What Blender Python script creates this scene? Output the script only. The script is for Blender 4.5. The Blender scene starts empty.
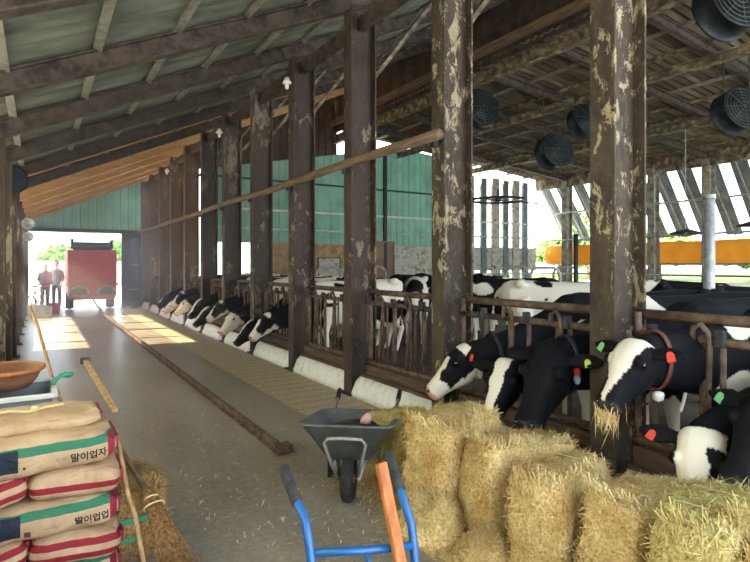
import bpy, bmesh, math, random
from mathutils import Vector, Matrix, noise, Euler
from mathutils.bvhtree import BVHTree
import numpy as np

S = bpy.context.scene
C = S.collection
R = math.radians
PI = math.pi

# ---------------------------------------------------------------- camera, sky, sun, exposure
cam_d = bpy.data.cameras.new('camera'); cam = bpy.data.objects.new('camera', cam_d); C.objects.link(cam)
cam_d.sensor_width = 36.0; cam_d.lens = 36.0 * 541.0 / 750.0; cam_d.shift_y = -16.0 / 750.0
cam_d.clip_start = 0.05; cam_d.clip_end = 600
cam.location = (0, 0, 1.6); cam.rotation_euler = (R(90), 0, R(-31.8))
S.camera = cam

W = bpy.data.worlds.new('world'); S.world = W; W.use_nodes = True
wn = W.node_tree.nodes; wl = W.node_tree.links
bg = wn['Background']; bg.inputs['Strength'].default_value = 1.25
wtc = wn.new('ShaderNodeTexCoord'); wsx = wn.new('ShaderNodeSeparateXYZ'); wcr = wn.new('ShaderNodeValToRGB')
wl.new(wtc.outputs['Generated'], wsx.inputs[0]); wl.new(wsx.outputs['Z'], wcr.inputs[0]); wl.new(wcr.outputs[0], bg.inputs['Color'])
wcr.color_ramp.elements[0].position = 0.0; wcr.color_ramp.elements[0].color = (0.86, 0.93, 1.0, 1)
wcr.color_ramp.elements[1].position = 0.6; wcr.color_ramp.elements[1].color = (0.62, 0.80, 1.0, 1)

sun_d = bpy.data.lights.new('sun', 'SUN'); sun = bpy.data.objects.new('sun', sun_d); C.objects.link(sun)
sun_d.energy = 6.5; sun_d.angle = R(1.0); sun_d.color = (1.0, 0.85, 0.58)
_sd = Vector((1.0, -0.12, -0.80)).normalized()          # light travels from the left wall across the aisle
sun.rotation_euler = _sd.to_track_quat('-Z', 'Y').to_euler(); sun.location = (-20, 10, 20)

S.view_settings.view_transform = 'Standard'; S.view_settings.look = 'None'
S.view_settings.gamma = 1.0; S.view_settings.use_curve_mapping = False
S.view_settings.exposure = 2.4

# ---------------------------------------------------------------- helpers
def lin(c):
    return tuple((x/255/12.92 if x/255 <= .04045 else ((x/255+.055)/1.055)**2.4) for x in c) + (1.0,)

def tag(o, label=None, cat=None, group=None, kind=None):
    if label: o['label'] = label
    if cat: o['category'] = cat
    if group: o['group'] = group
    if kind: o['kind'] = kind
    return o

def thing(name, label, cat, loc=(0, 0, 0), rz=0.0, group=None):
    o = bpy.data.objects.new(name, None); C.objects.link(o)
    o.location = loc; o.rotation_euler = (0, 0, rz); o.empty_display_size = .1
    return tag(o, label, cat, group)

class MB:
    def __init__(s): s.v = []; s.f = []
    def add(s, vs, fs):
        n = len(s.v); s.v += [tuple(v) for v in vs]; s.f += [tuple(i+n for i in f) for f in fs]; return s
    def box(s, c, d, rot=None):
        x, y, z = d[0]/2, d[1]/2, d[2]/2
        vs = [Vector((a*x, b*y, e*z)) for a in (-1, 1) for b in (-1, 1) for e in (-1, 1)]
        if rot is not None: vs = [rot @ v for v in vs]
        vs = [v + Vector(c) for v in vs]
        return s.add(vs, [(0,1,3,2),(4,6,7,5),(0,4,5,1),(2,3,7,6),(0,2,6,4),(1,5,7,3)])
    def bar(s, a, b, w, h, up=(0, 0, 1)):
        a = Vector(a); b = Vector(b); t = (b-a).normalized(); u = Vector(up)
        l = t.cross(u)
        if l.length < 1e-4: l = t.cross(Vector((1, 0, 0)))
        l.normalize(); n = l.cross(t)
        m = Matrix((t, l, n)).transposed()
        return s.box((a+b)/2, ((b-a).length, w, h), m)
    def loft(s, secs, cap=True):
        """secs: lists of equal numbers of points"""
        n = len(secs[0]); base = len(s.v)
        for sec in secs: s.v += [tuple(p) for p in sec]
        for i in range(len(secs)-1):
            for j in range(n):
                k = (j+1) % n
                s.f.append((base+i*n+j, base+i*n+k, base+(i+1)*n+k, base+(i+1)*n+j))
        if cap:
            s.f.append(tuple(base+j for j in reversed(range(n))))
            s.f.append(tuple(base+(len(secs)-1)*n+j for j in range(n)))
        return s
    def tube(s, pts, r, n=10, closed=False):
        pts = [Vector(p) for p in pts]; m = len(pts)
        rs = r if isinstance(r, (list, tuple)) else [r]*m
        secs = []; prev = None
        for i, p in enumerate(pts):
            if closed: t = pts[(i+1) % m] - pts[i-1]
            else: t = pts[min(i+1, m-1)] - pts[max(i-1, 0)]
            t.normalize()
            if prev is None:
                a = Vector((0, 0, 1)) if abs(t.z) < .9 else Vector((1, 0, 0))
                u = (a - t*a.dot(t)).normalized()
            else:
                u = (prev - t*prev.dot(t)).normalized()
            prev = u; w = t.cross(u)
            secs.append([p + (u*math.cos(2*PI*j/n) + w*math.sin(2*PI*j/n))*rs[i] for j in range(n)])
        if closed:
            secs.append(secs[0]); return s.loft(secs, cap=False)
        return s.loft(secs)
    def lathe(s, prof, n=24, axis='z', c=(0, 0, 0)):
        secs = []
        for r, h in prof:
            sec = []
            for j in range(n):
                a = 2*PI*j/n; x, y = r*math.cos(a), r*math.sin(a)
                p = {'z': (x, y, h), 'x': (h, x, y), 'y': (y, h, x)}[axis]
                sec.append(Vector(p) + Vector(c))
            secs.append(sec)
        return s.loft(secs)
    def ball(s, c, r, n=12, m=8):
        r = r if isinstance(r, (tuple, list)) else (r, r, r)
        secs = []
        for i in range(m+1):
            a = PI*i/m - PI/2; q = max(math.cos(a), .02)
            secs.append([Vector((c[0]+r[0]*q*math.cos(2*PI*j/n), c[1]+r[1]*q*math.sin(2*PI*j/n), c[2]+r[2]*math.sin(a))) for j in range(n)])
        return s.loft(secs)
    def mesh(s, name, smooth=False):
        me = bpy.data.meshes.new(name); me.from_pydata(s.v, [], s.f); me.update()
        if smooth: me.polygons.foreach_set('use_smooth', [True]*len(me.polygons))
        return me
    def build(s, name, m, parent=None, smooth=False, bevel=0.0, fix=True):
        me = s.mesh(name, smooth)
        if fix:
            b = bmesh.new(); b.from_mesh(me); bmesh.ops.recalc_face_normals(b, faces=b.faces); b.to_mesh(me); b.free()
        return link(name, me, m, parent, bevel)

def link(name, me, m, parent=None, bevel=0.0):
    o = bpy.data.objects.new(name, me); C.objects.link(o)
    if m is not None and not me.materials: me.materials.append(m)
    if parent: o.parent = parent
    if bevel:
        b = o.modifiers.new('bevel', 'BEVEL'); b.width = bevel; b.segments = 2; b.limit_method = 'ANGLE'
    return o

def dup(root, loc=None, rz=None, label=None, group=None):
    r = root.copy(); C.objects.link(r)
    if loc is not None: r.location = loc
    if rz is not None: r.rotation_euler = (0, 0, rz)
    if label: r['label'] = label
    if group: r['group'] = group
    for ch in list(root.children):
        c = ch.copy(); C.objects.link(c); c.parent = r
        for g in list(ch.children):
            d = g.copy(); C.objects.link(d); d.parent = c
    return r

def bez(a, b, c, d, n=10):
    a, b, c, d = map(Vector, (a, b, c, d)); out = []
    for i in range(n+1):
        t = i/n; q = 1-t
        out.append(a*q**3 + b*3*q*q*t + c*3*q*t*t + d*t**3)
    return out

# ---------------------------------------------------------------- materials
class NT:
    def __init__(s, name):
        s.m = bpy.data.materials.new(name); s.m.use_nodes = True
        s.n = s.m.node_tree.nodes; s.l = s.m.node_tree.links
        s.p = s.n['Principled BSDF']; s.out = s.n['Material Output']
    def new(s, t, **kw):
        x = s.n.new('ShaderNode'+t)
        for k, v in kw.items(): setattr(x, k, v)
        return x
    def coord(s, scale=(1, 1, 1), kind='Object', rnd=False):
        tc = s.new('TexCoord'); mp = s.new('Mapping'); mp.inputs['Scale'].default_value = scale
        s.l.new(tc.outputs[kind], mp.inputs['Vector'])
        if rnd:
            oi = s.new('ObjectInfo'); mu = s.new('Math', operation='MULTIPLY'); mu.inputs[1].default_value = 37.0
            cb = s.new('CombineXYZ'); s.l.new(oi.outputs['Random'], mu.inputs[0])
            for k in range(3): s.l.new(mu.outputs[0], cb.inputs[k])
            s.l.new(cb.outputs[0], mp.inputs['Location'])
        return mp.outputs[0]
    def noise(s, vec, scale, detail=4, rough=.55, dist=0.0):
        x = s.new('TexNoise'); x.inputs['Scale'].default_value = scale; x.inputs['Detail'].default_value = detail
        x.inputs['Roughness'].default_value = rough; x.inputs['Distortion'].default_value = dist
        s.l.new(vec, x.inputs['Vector']); return x.outputs[0]
    def ramp(s, fac, stops, const=False):
        x = s.new('ValToRGB'); e = x.color_ramp.elements
        if const: x.color_ramp.interpolation = 'CONSTANT'
        while len(e) < len(stops): e.new(.5)
        for q, (p, c) in zip(e, stops):
            q.position = p; q.color = c if len(c) == 4 and max(c) <= 1 else lin(c)
        s.l.new(fac, x.inputs[0]); return x.outputs[0]
    def mix(s, fac, a, b, mode='MIX'):
        x = s.new('Mix', data_type='RGBA', blend_type=mode)
        for v, i in ((fac, 0), (a, 6), (b, 7)):
            if hasattr(v, 'links') or isinstance(v, bpy.types.NodeSocket): s.l.new(v, x.inputs[i])
            else: x.inputs[i].default_value = v
        return x.outputs[2]
    def bump(s, h, strength=.5, dist=.01):
        x = s.new('Bump'); x.inputs['Strength'].default_value = strength; x.inputs['Distance'].default_value = dist
        s.l.new(h, x.inputs['Height']); s.l.new(x.outputs[0], s.p.inputs['Normal'])
    def base(s, col, rough=.8, metal=0.0, spec=.3):
        if isinstance(col, bpy.types.NodeSocket): s.l.new(col, s.p.inputs['Base Color'])
        else: s.p.inputs['Base Color'].default_value = col if max(col) <= 1 and len(col) == 4 else lin(col)
        s.p.inputs['Roughness'].default_value = rough; s.p.inputs['Metallic'].default_value = metal
        s.p.inputs['Specular IOR Level'].default_value = spec
        return s.m

def noisy(name, c1, c2, scale=6, rough=.8, metal=0, bump=.3, bdist=.006, stretch=(1, 1, 1), c3=None, detail=5, spec=.3, lo=.35, hi=.68):
    t = NT(name); v = t.coord(stretch, rnd=True)
    f = t.noise(v, scale, detail, .6)
    stops = [(lo, c1), (hi, c2)] if c3 is None else [(lo, c1), ((lo+hi)/2, c2), (hi, c3)]
    col = t.ramp(f, stops)
    t.base(col, rough, metal, spec)
    if bump: t.bump(t.noise(v, scale*4, 4), bump, bdist)
    return t.m

def plain(name, c, rough=.6, metal=0, spec=.4): return NT(name).base(lin(c), rough, metal, spec)

def peeling(name, dark, dark2, peel, amount):
    t = NT(name); v = t.coord((1, 1, .55), rnd=True)
    a = t.ramp(t.noise(v, 5, 6, .65), [(.3, dark), (.7, dark2)])
    f = t.noise(v, 7.5, 10, .75, .5); big = t.noise(v, 1.1, 2)
    ad = t.new('Math', operation='ADD'); t.l.new(f, ad.inputs[0])
    sc = t.new('Math', operation='MULTIPLY'); sc.inputs[1].default_value = .55; t.l.new(big, sc.inputs[0]); t.l.new(sc.outputs[0], ad.inputs[1])
    msk = t.ramp(ad.outputs[0], [(amount, (0, 0, 0, 1)), (amount+.03, (1, 1, 1, 1))])
    pc = t.ramp(t.noise(v, 14, 4), [(.3, peel), (.7, tuple(min(255, x+35) for x in peel))])
    fl = t.ramp(t.noise(v, 13, 8, .75), [(.47, (0, 0, 0, 1)), (.6, (.7, .7, .7, 1))])
    a = t.mix(fl, a, lin(tuple(int(.62*x) for x in peel)))
    t.base(t.mix(msk, a, pc), .8, 0, .3)
    t.bump(ad.outputs[0], .35, .01)
    return t.m

def translucent(name, c, amt=.6, dirt=None):
    t = NT(name); v = t.coord((1, 1, 1), rnd=True)
    col = t.ramp(t.noise(v, 2.0, 5), [(.3, c), (.7, dirt or tuple(int(x*.85) for x in c))])
    t.base(col, .6, 0, .3)
    tr = t.new('BsdfTranslucent'); t.l.new(col, tr.inputs[0])
    mx = t.new('MixShader'); mx.inputs[0].default_value = amt
    t.l.new(t.p.outputs[0], mx.inputs[1]); t.l.new(tr.outputs[0], mx.inputs[2]); t.l.new(mx.outputs[0], t.out.inputs[0])
    return t.m

M = {}
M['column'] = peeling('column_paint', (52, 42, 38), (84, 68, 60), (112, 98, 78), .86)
M['column_bare'] = peeling('column_flaking', (52, 43, 37), (78, 65, 54), (138, 122, 92), .86)
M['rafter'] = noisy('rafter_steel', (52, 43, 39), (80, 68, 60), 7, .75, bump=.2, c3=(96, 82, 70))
M['column_far'] = peeling('column_tan_paint', (88, 68, 54), (122, 96, 76), (150, 128, 98), .88)  # lighter, tanner variant of the column paint for the far columns
M['rafter_sunlit'] = noisy('rafter_sunlit_tone', (172, 138, 94), (214, 176, 124), 4, .8, bump=.2, stretch=(.6, 6, 6))  # golden tone puts low sunlight into the colour of the far rafters
M['purlin'] = noisy('purlin_galvanised', (112, 106, 96), (152, 146, 134), 8, .6, bump=.1)
M['girder'] = noisy('girder_steel', (66, 56, 47), (112, 98, 78), 5, .75, c3=(168, 152, 120), bump=.2)
M['clerestory'] = noisy('brown_sheet', (58, 48, 42), (86, 72, 60), 3, .8, bump=.2)
M['sheet'] = noisy('roof_sheet', (84, 86, 76), (108, 108, 95), 2.2, .55, bump=.05, c3=(128, 126, 110), stretch=(.5, 2, 1))
M['sheet_low'] = noisy('low_roof_sheet', (70, 56, 45), (96, 80, 65), 1.6, .65, bump=.05, c3=(132, 120, 96), stretch=(.4, 2, 1))
M['rust'] = noisy('rusty_pipe', (70, 55, 46), (104, 84, 70), 9, .75, bump=.3, c3=(130, 108, 90), stretch=(1, 1, 1))
M['galv'] = noisy('galvanised_pipe', (132, 132, 128), (178, 178, 172), 9, .5, .3, bump=.1)
M['wood_beam'] = noisy('weathered_wood', (92, 74, 58), (136, 112, 88), 4, .85, bump=.3, stretch=(6, .6, 6))
M['plank'] = noisy('brown_plank', (74, 58, 48), (112, 90, 74), 4, .85, bump=.3, stretch=(6, .6, 6))
M['pale_wood'] = noisy('pale_stick_wood', (150, 116, 78), (196, 160, 114), 6, .7, bump=.2, stretch=(4, 4, .5))
M['orange_wood'] = noisy('varnished_handle', (160, 92, 48), (198, 124, 70), 7, .55, bump=.1, stretch=(5, 5, .6))
M['green_sheet'] = translucent('green_sheeting', (150, 178, 164), .45, (124, 152, 138))
M['diffuser'] = translucent('sun_diffuser_sheeting', (214, 218, 216), .74, (198, 202, 198))  # for the added wall sheeting that diffuses the sun
M['glow_sheet'] = translucent('golden_glow_roof_sheet', (212, 176, 116), .22, (176, 140, 88))  # amber translucency added so the far roof glows golden
M['side_column'] = noisy('side_column_paint', (104, 96, 84), (142, 134, 118), 5, .75, bump=.2, c3=(170, 160, 140))
M['grey_sheet'] = noisy('grey_awning_sheet', (92, 98, 96), (124, 130, 126), 3, .6, bump=.05)
M['orange_tarp'] = translucent('orange_tarpaulin', (244, 194, 96), .5, (232, 172, 74))
M['brown_board'] = noisy('brown_board', (112, 88, 70), (142, 116, 92), 2, .8, bump=.1)
M['tan_board'] = noisy('stained_tan_wall', (128, 104, 72), (170, 142, 100), 5, .85, bump=.3)
M['grey_board'] = noisy('stained_grey_board', (142, 138, 124), (186, 180, 164), 4, .8, bump=.2, c3=(118, 100, 80))
M['fan_black'] = noisy('black_fan_drum', (26, 30, 34), (52, 56, 58), 6, .5, .2, bump=.1)
M['black_rubber'] = noisy('black_rubber', (28, 27, 26), (50, 48, 46), 20, .8, bump=.3)
M['grip'] = noisy('dark_grip', (44, 44, 46), (66, 66, 66), 30, .75, bump=.3)
M['blue_paint'] = noisy('blue_paint', (18, 82, 142), (32, 100, 160), 9, .35, bump=.05, spec=.6)
M['barrow'] = noisy('grey_green_tray', (78, 82, 78), (104, 108, 102), 6, .6, bump=.1)
M['barrow_tube'] = noisy('barrow_tube', (126, 124, 118), (170, 166, 156), 10, .5, .3, bump=.1)
M['white_paint'] = noisy('white_paint', (208, 204, 196), (236, 232, 224), 6, .6, bump=.1)
M['cream'] = noisy('cream_paint', (196, 184, 160), (222, 212, 190), 6, .7, bump=.1)
M['red_paint'] = noisy('red_machine_paint', (186, 46, 48), (214, 66, 66), 3, .5, bump=.05)
M['dark_metal'] = noisy('dark_metal', (44, 44, 46), (70, 70, 70), 8, .6, .2, bump=.1)
M['tub_brown'] = noisy('brown_tub', (120, 80, 58), (158, 110, 80), 4, .7, bump=.1)
M['bin_blue'] = noisy('blue_grey_bin', (118, 126, 132), (148, 156, 160), 5, .7, bump=.1)
M['green_plastic'] = noisy('green_plastic', (40, 140, 104), (66, 168, 128), 9, .5, bump=.1)
M['tag_green'] = plain('tag_green', (186, 222, 92)); M['tag_mint'] = plain('tag_mint', (130, 196, 128))
M['tag_red'] = plain('tag_red', (206, 66, 48)); M['tag_blue'] = plain('tag_blue', (150, 176, 206))
M['collar'] = plain('collar_strap', (40, 42, 50)); M['collar_orange'] = plain('collar_orange', (104, 56, 42))
M['eye'] = plain('eye_black', (14, 12, 12), .12, 0, .8)
M['bulb'] = plain('lamp_white', (235, 230, 215), .3)
M['skin'] = plain('skin', (186, 140, 112)); M['cloth_grey'] = noisy('grey_cloth', (58, 62, 72), (82, 86, 96), 20, .9)
M['cloth_dark'] = noisy('dark_cloth', (34, 38, 46), (50, 54, 62), 20, .9); M['cloth_white'] = noisy('pale_cloth', (92, 100, 112), (120, 128, 140), 20, .9)
M['pink'] = plain('pink_plastic', (214, 160, 150)); M['cone_red'] = plain('cone_red', (204, 60, 60))
M['twine'] = plain('twine', (205, 186, 130))
M['car_blue'] = plain('car_blue', (80, 160, 210), .3)
M['grille'] = plain('grille_grey', (84, 92, 90), .4, .3)
M['soil'] = noisy('dark_soil', (40, 32, 26), (70, 58, 46), 30, .95, bump=.6)

# straw: colour varies from blade to blade by position
def straw_mat(name, c1, c2, c3):
    t = NT(name); v = t.coord((1, 1, 1), rnd=True)
    f = t.noise(v, 60, 2); g = t.noise(v, 3.5, 3)
    a = t.ramp(f, [(.3, c1), (.5, c2), (.7, c3)])
    b = t.ramp(g, [(.3, (205, 180, 145)), (.65, (255, 252, 246))])
    t.base(t.mix(1.0, a, b, 'MULTIPLY'), .8, 0, .25)
    t.bump(f, .5, .01)
    return t.m
M['straw'] = straw_mat('straw', (188, 158, 98), (232, 208, 148), (248, 232, 186))
M['straw_green'] = straw_mat('greenish_straw', (164, 146, 84), (214, 200, 132), (236, 226, 170))
M['straw_tan'] = straw_mat('bundle_straw', (132, 104, 66), (180, 148, 98), (212, 184, 132))
M['straw_dark'] = straw_mat('broom_straw', (92, 68, 44), (136, 104, 68), (166, 132, 90))

# concrete floor with worn and wet areas
t = NT('aisle_concrete'); v = t.coord((1, 1, 1))
big = t.noise(t.coord((.8, .25, 1)), 1.3, 5, .6); fine = t.noise(v, 22, 5, .7)
c = t.ramp(big, [(.32, (98, 88, 76)), (.5, (138, 126, 110)), (.66, (160, 148, 130))])
c = t.mix(.35, c, t.ramp(fine, [(.35, (96, 86, 74)), (.65, (178, 166, 146))]))
t.base(c, .3, 0, .5); t.bump(fine, .15, .002); M['floor'] = t.m
t = NT('feed_lane'); v = t.coord((1, 1, 1))
wv = t.new('TexWave', wave_type='BANDS', bands_direction='Y'); wv.inputs['Scale'].default_value = 1.25; wv.inputs['Distortion'].default_value = .6
wv.inputs['Detail'].default_value = 2; t.l.new(v, wv.inputs['Vector'])
fine = t.noise(v, 16, 5, .7)
c = t.ramp(fine, [(.3, (146, 130, 102)), (.55, (184, 166, 134)), (.75, (206, 188, 152))])
c = t.mix(t.ramp(wv.outputs[1], [(.0, (.35, .35, .35, 1)), (.16, (0, 0, 0, 1))]), c, lin((74, 62, 50)))
t.base(c, .45, 0, .5); t.bump(fine, .2, .003); M['lane'] = t.m
t = NT('whitewashed_kerb'); v = t.coord((1, 1, 1), rnd=True)
f = t.noise(v, 9, 8, .7)
c = t.ramp(f, [(.28, (176, 166, 146)), (.42, (234, 230, 220)), (.7, (250, 248, 244))])
t.base(c, .8); t.bump(f, .7, .02); M['kerb'] = t.m
t = NT('outdoor_field'); v = t.coord((1, 1, 1))
t.base(t.ramp(t.noise(v, .6, 6), [(.3, (66, 92, 34)), (.7, (104, 126, 54))]), .9); M['field'] = t.m
t = NT('outdoor_yard'); v = t.coord((1, 1, 1))
t.base(t.ramp(t.noise(v, .6, 6), [(.3, (198, 194, 184)), (.7, (222, 218, 208))]), .9); M['yard'] = t.m
t = NT('pen_floor'); v = t.coord((1, 1, 1))
t.base(t.ramp(t.noise(v, 3, 6), [(.3, (58, 48, 40)), (.7, (92, 78, 64))]), .85); M['pen'] = t.m
M['foliage'] = noisy('hedge_foliage', (74, 118, 48), (132, 170, 84), 3, .8, bump=0, c3=(160, 192, 110))
M['hill'] = noisy('hill_green', (120, 150, 132), (150, 176, 160), .2, .9, bump=0)

# cow coat reads the patch colour stored on the skin
t = NT('cow_coat'); at = t.new('Attribute', attribute_name='coat')
v = t.coord((1, 1, 1)); f = t.noise(t.coord((1, 1, 1)), 70, 3)
t.base(at.outputs['Color'], .78, 0, .15); t.bump(f, .25, .004)
M['coat'] = t.m

# ================================================================ STRUCTURE
XW, XP, XR, XE = -0.45, 3.26, 8.6, 18.6       # aisle wall, column line, roof break, far side wall
Y0, YM, YA = -1.6, 16.5, 22.6                 # open near end, end wall of the pens, end of the aisle
PY = [2.32 + 1.79*k for k in range(-2, 12)]   # column positions along the aisle
def zr(x): return 4.75 + .456*(x - XP)        # underside of the aisle roof rafters
def zl(x): return 6.0 - .094*(x - XR)         # underside of the low roof rafters

def struct(name, mb, m, label, smooth=False, bevel=0.0):
    return tag(mb.build(name, m, None, smooth, bevel), label, None, None, 'structure')

struct('floor_aisle', MB().box((.8, 10.6, -.05), (3.2, 26.4, .1)), M['floor'], 'worn grey concrete aisle floor down the barn')
struct('floor_lane', MB().box((2.83, 10.6, -.05), (.86, 26.4, .1)), M['lane'], 'straw-dusted feed lane floor beside the kerb')
struct('floor_pen', MB().box((11.4, 7.5, -.06), (16.28, 20, .1)), M['pen'], 'dark dung-stained floor of the cow pens')
struct('ground_yard', MB().box((-1, 62, -.16), (60, 90, .2)), M['yard'], 'pale concrete yard beyond the aisle opening')
struct('ground_field', MB().box((70, 10, -.2), (100, 160, .2)), M['field'], 'bright green field beside the barn')
struct('ground_side', MB().box((-16, 8, -.2), (31, 60, .2)), M['yard'], 'pale yard along the aisle wall')

# roofs: corrugated sheeting as real ridges
def corrugated(x0, x1, zf, y0, y1, period, amp, off, nx=2, thick=.004):
    mb = MB(); n = int((y1-y0)/period*4)
    vs = []; fs = []
    for i in range(n+1):
        y = y0 + (y1-y0)*i/n; h = amp*math.sin(2*PI*(y-y0)/period)
        for q in range(nx+1):
            x = x0 + (x1-x0)*q/nx; vs.append((x, y, zf(x)+off+h))
    k = nx+1
    for i in range(n):
        for q in range(nx): fs.append((i*k+q, i*k+q+1, (i+1)*k+q+1, (i+1)*k+q))
    mb.add(vs, fs); o = mb.build('tmp', None)
    o.modifiers.new('thick', 'SOLIDIFY').thickness = .006
    return o
def cstruct(name, o, m, label):
    o.name = name; o.data.name = name; o.data.materials.append(m); return tag(o, label, None, None, 'structure')
cstruct('ceiling_aisle', corrugated(-.95, XR+.25, zr, Y0, 13.0, .13, .032, .27), M['sheet'], 'grey-green corrugated sheeting of the sloping aisle roof')
cstruct('ceiling_aisle_far', corrugated(-.95, XR+.25, zr, 12.95, YA+.1, .13, .032, .27), M['glow_sheet'], 'far aisle roof sheeting, made translucent amber to add a golden glow')
cstruct('ceiling_pens', corrugated(XR, XE+.3, zl, Y0, YM, .2, .024, .26), M['sheet_low'], 'brownish corrugated sheeting of the low pen roof')

tn = [0]
def trim(mb, m, label, smooth=False, bevel=0.0):
    tn[0] += 1
    return struct('trim_%d' % tn[0], mb, m, label, smooth, bevel)

ordn = ['first', 'second', 'third', 'fourth', 'fifth', 'sixth', 'seventh', 'eighth', 'ninth', 'tenth', 'eleventh', 'twelfth', 'thirteenth', 'fourteenth']
# rafters of the aisle roof: I sections, one over each column
for k, y in enumerate(PY):
    a, b = Vector((-.8, y, zr(-.8)+.1)), Vector((XR, y, zr(XR)+.1))
    mb = MB().bar(a, b, .02, .2)
    up = Vector((0, 0, .1))
    mb.bar(a-up, b-up, .13, .018).bar(a+up, b+up, .13, .018)
    trim(mb, M['rafter' if k < 9 else 'rafter_sunlit'], 'rafter of the aisle roof, %s from the near end' % ordn[k])
# purlins
for k in range(13):
    x = -.28 + .74*k
    if x > XR: break
    z = zr(x) + .225
    trim(MB().bar((x, Y0, z), (x, YA, z), .05, .05).bar((x+.03, Y0, z-.02), (x+.03, YA, z-.02), .05, .012),
         M['purlin'], 'pale purlin under the aisle roof sheets, %s from the eave' % ordn[k])
# clerestory wall between the high and the low roof, with girder
struct('wall_clerestory', MB().box((XR+.08, (Y0+YA)/2, 6.8), (.03, YA-Y0, 1.3)), M['clerestory'], 'brown sheeting between the high and the low roof')
for i, (x, dz, h) in enumerate(((XR, -.12, .24), (11.2, -.14, .16), (14.6, -.12, .16))):
    z = zl(x) + dz
    mb = MB().bar((x, Y0, z), (x, YM, z), .02, h).bar((x, Y0, z-h/2), (x, YM, z-h/2), .16, .02).bar((x, Y0, z+h/2), (x, YM, z+h/2), .16, .02)
    trim(mb, M['girder'], ('heavy girder where the two roofs meet', 'long girder under the low roof, nearer the aisle', 'long girder under the low roof, nearer the far side')[i])
trim(MB().bar((XR-.1, Y0, 6.42), (XR-.1, YA, 6.42), .14, .16), M['wood_beam'], 'pale weathered beam along the brown sheeting between the roofs')
# low roof rafters and purlins
LY = [9.3 - 1.86*5 + 1.86*k for k in range(10)]
for k, y in enumerate(LY):
    if y > YM - .2: continue
    a, b = Vector((XR, y, zl(XR)+.08)), Vector((XE, y, zl(XE)+.08)); up = Vector((0, 0, .08))
    trim(MB().bar(a, b, .02, .16).bar(a-up, b-up, .13, .016).bar(a+up, b+up, .13, .016), M['rafter'], 'rafter of the low pen roof, %s from the near end' % ordn[k])
for k in range(11):
    x = XR + .6 + .95*k; z = zl(x) + .2
    trim(MB().bar((x, Y0, z), (x, YM, z), .05, .07), M['purlin'] if k % 3 == 1 else M['girder'], 'purlin under the low roof sheets, %s from the roof break' % ordn[k])
# diagonal wind braces in the aisle roof, rising from the column heads
for k in range(2, 13):
    y = PY[k]
    trim(MB().bar((XP+.35, y+.02, 3.95), (XP+1.5, y+.02, zr(XP+1.5)-.02), .05, .05), M['girder'], 'steel knee brace at the head of column row %s' % ordn[k-2])

# eave beam along the column heads
trim(MB().bar((XP+.18, Y0, 4.62), (XP+.18, YA, 4.62), .1, .16), M['rafter'], 'dark head beam along the column tops')

# ---------------------------------------------------------------- columns
def hcol(name, x0, y, ztop, m, label, w=.36, fl=.19, base=True, cat='column'):
    t = thing(name, label, cat, (x0, y, 0)); t['kind'] = 'thing'
    mb = MB().box((w/2, 0, ztop/2), (w-.02, .016, ztop)).box((.009, 0, ztop/2), (.02, fl, ztop)).box((w-.009, 0, ztop/2), (.02, fl, ztop))
    mb.build('shaft', m, t)
    if base: MB().box((w/2, 0, .012), (w+.1, fl+.1, .024)).build('base_plate', M['dark_metal'], t)
    return t
cl = ['thick flaking steel column beside the hay, largest in view', 'second flaking steel column, behind the white-faced cow',
      'third steel column along the kerb, behind the wheelbarrow', 'fourth dark steel column along the kerb', 'fifth dark steel column along the kerb',
      'sixth dark steel column along the kerb', 'seventh steel column along the kerb', 'eighth steel column along the kerb', 'ninth steel column along the kerb, in light',
      'tenth steel column along the kerb, in light', 'eleventh steel column along the kerb, in light', 'twelfth steel column, last before the aisle opening']
for k, y in enumerate(PY):
    if k == 0: continue
    lab = 'steel column beside the feeding cows, nearest the open barn end' if k == 1 else cl[k-2]
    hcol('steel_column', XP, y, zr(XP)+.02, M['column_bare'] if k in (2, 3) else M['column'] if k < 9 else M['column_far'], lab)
# aisle wall columns
for k, y in enumerate(PY[1:]):
    lab = 'dark wall post of the aisle, %s from the near end' % ordn[k]
    hcol('wall_post', -.62, y-.02, zr(-.45), M['column'], lab, .28, .16, cat='post')

# ---------------------------------------------------------------- walls
diffuser_box = lambda y0, y1, z0, z1: MB().box((-.70, (y0+y1)/2, (z0+z1)/2), (.012, y1-y0, z1-z0))
struct('wall_left', MB().box((-.72, 5.3, .45), (.14, 13.4, .9)), M['tan_board'], 'low masonry wall along the aisle')
struct('wall_left_diffuser', diffuser_box(-1.4, 12.0, .9, 3.05), M['diffuser'], 'unseen pale translucent sheeting added above the low aisle wall to soften the sun')  # out of view, added to turn the sun into soft side light
struct('wall_left_far', MB().box((-.78, 20.9, 1.5), (.14, 3.4, 3.0)), M['tan_board'], 'boarded end of the aisle wall')
struct('wall_left_sill', MB().box((-.72, 15.6, .22), (.14, 7.2, .44)), M['tan_board'], 'low sill wall under the sunny openings')
trim(MB().box((-.72, 15.6, 1.6), (.14, 7.2, .62)), M['plank'], 'brown boards added across the sunny openings to split the sun patches')  # boards added to part the sunlight into two strips on the floor
trim(MB().box((-.72, 15.6, 2.95), (.14, 7.2, .2)), M['plank'], 'brown eave board above the sunny openings')
for k in range(17):  # slats added to cut the sunlight into stripes
    trim(MB().box((-.72, 12.2+.42*k, 2.4), (.06, .09, 1.0)), M['wood_beam'], 'slat added to stripe the sun in the aisle wall opening, %s' % (ordn[k] if k < 14 else 'last few'))

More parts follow.
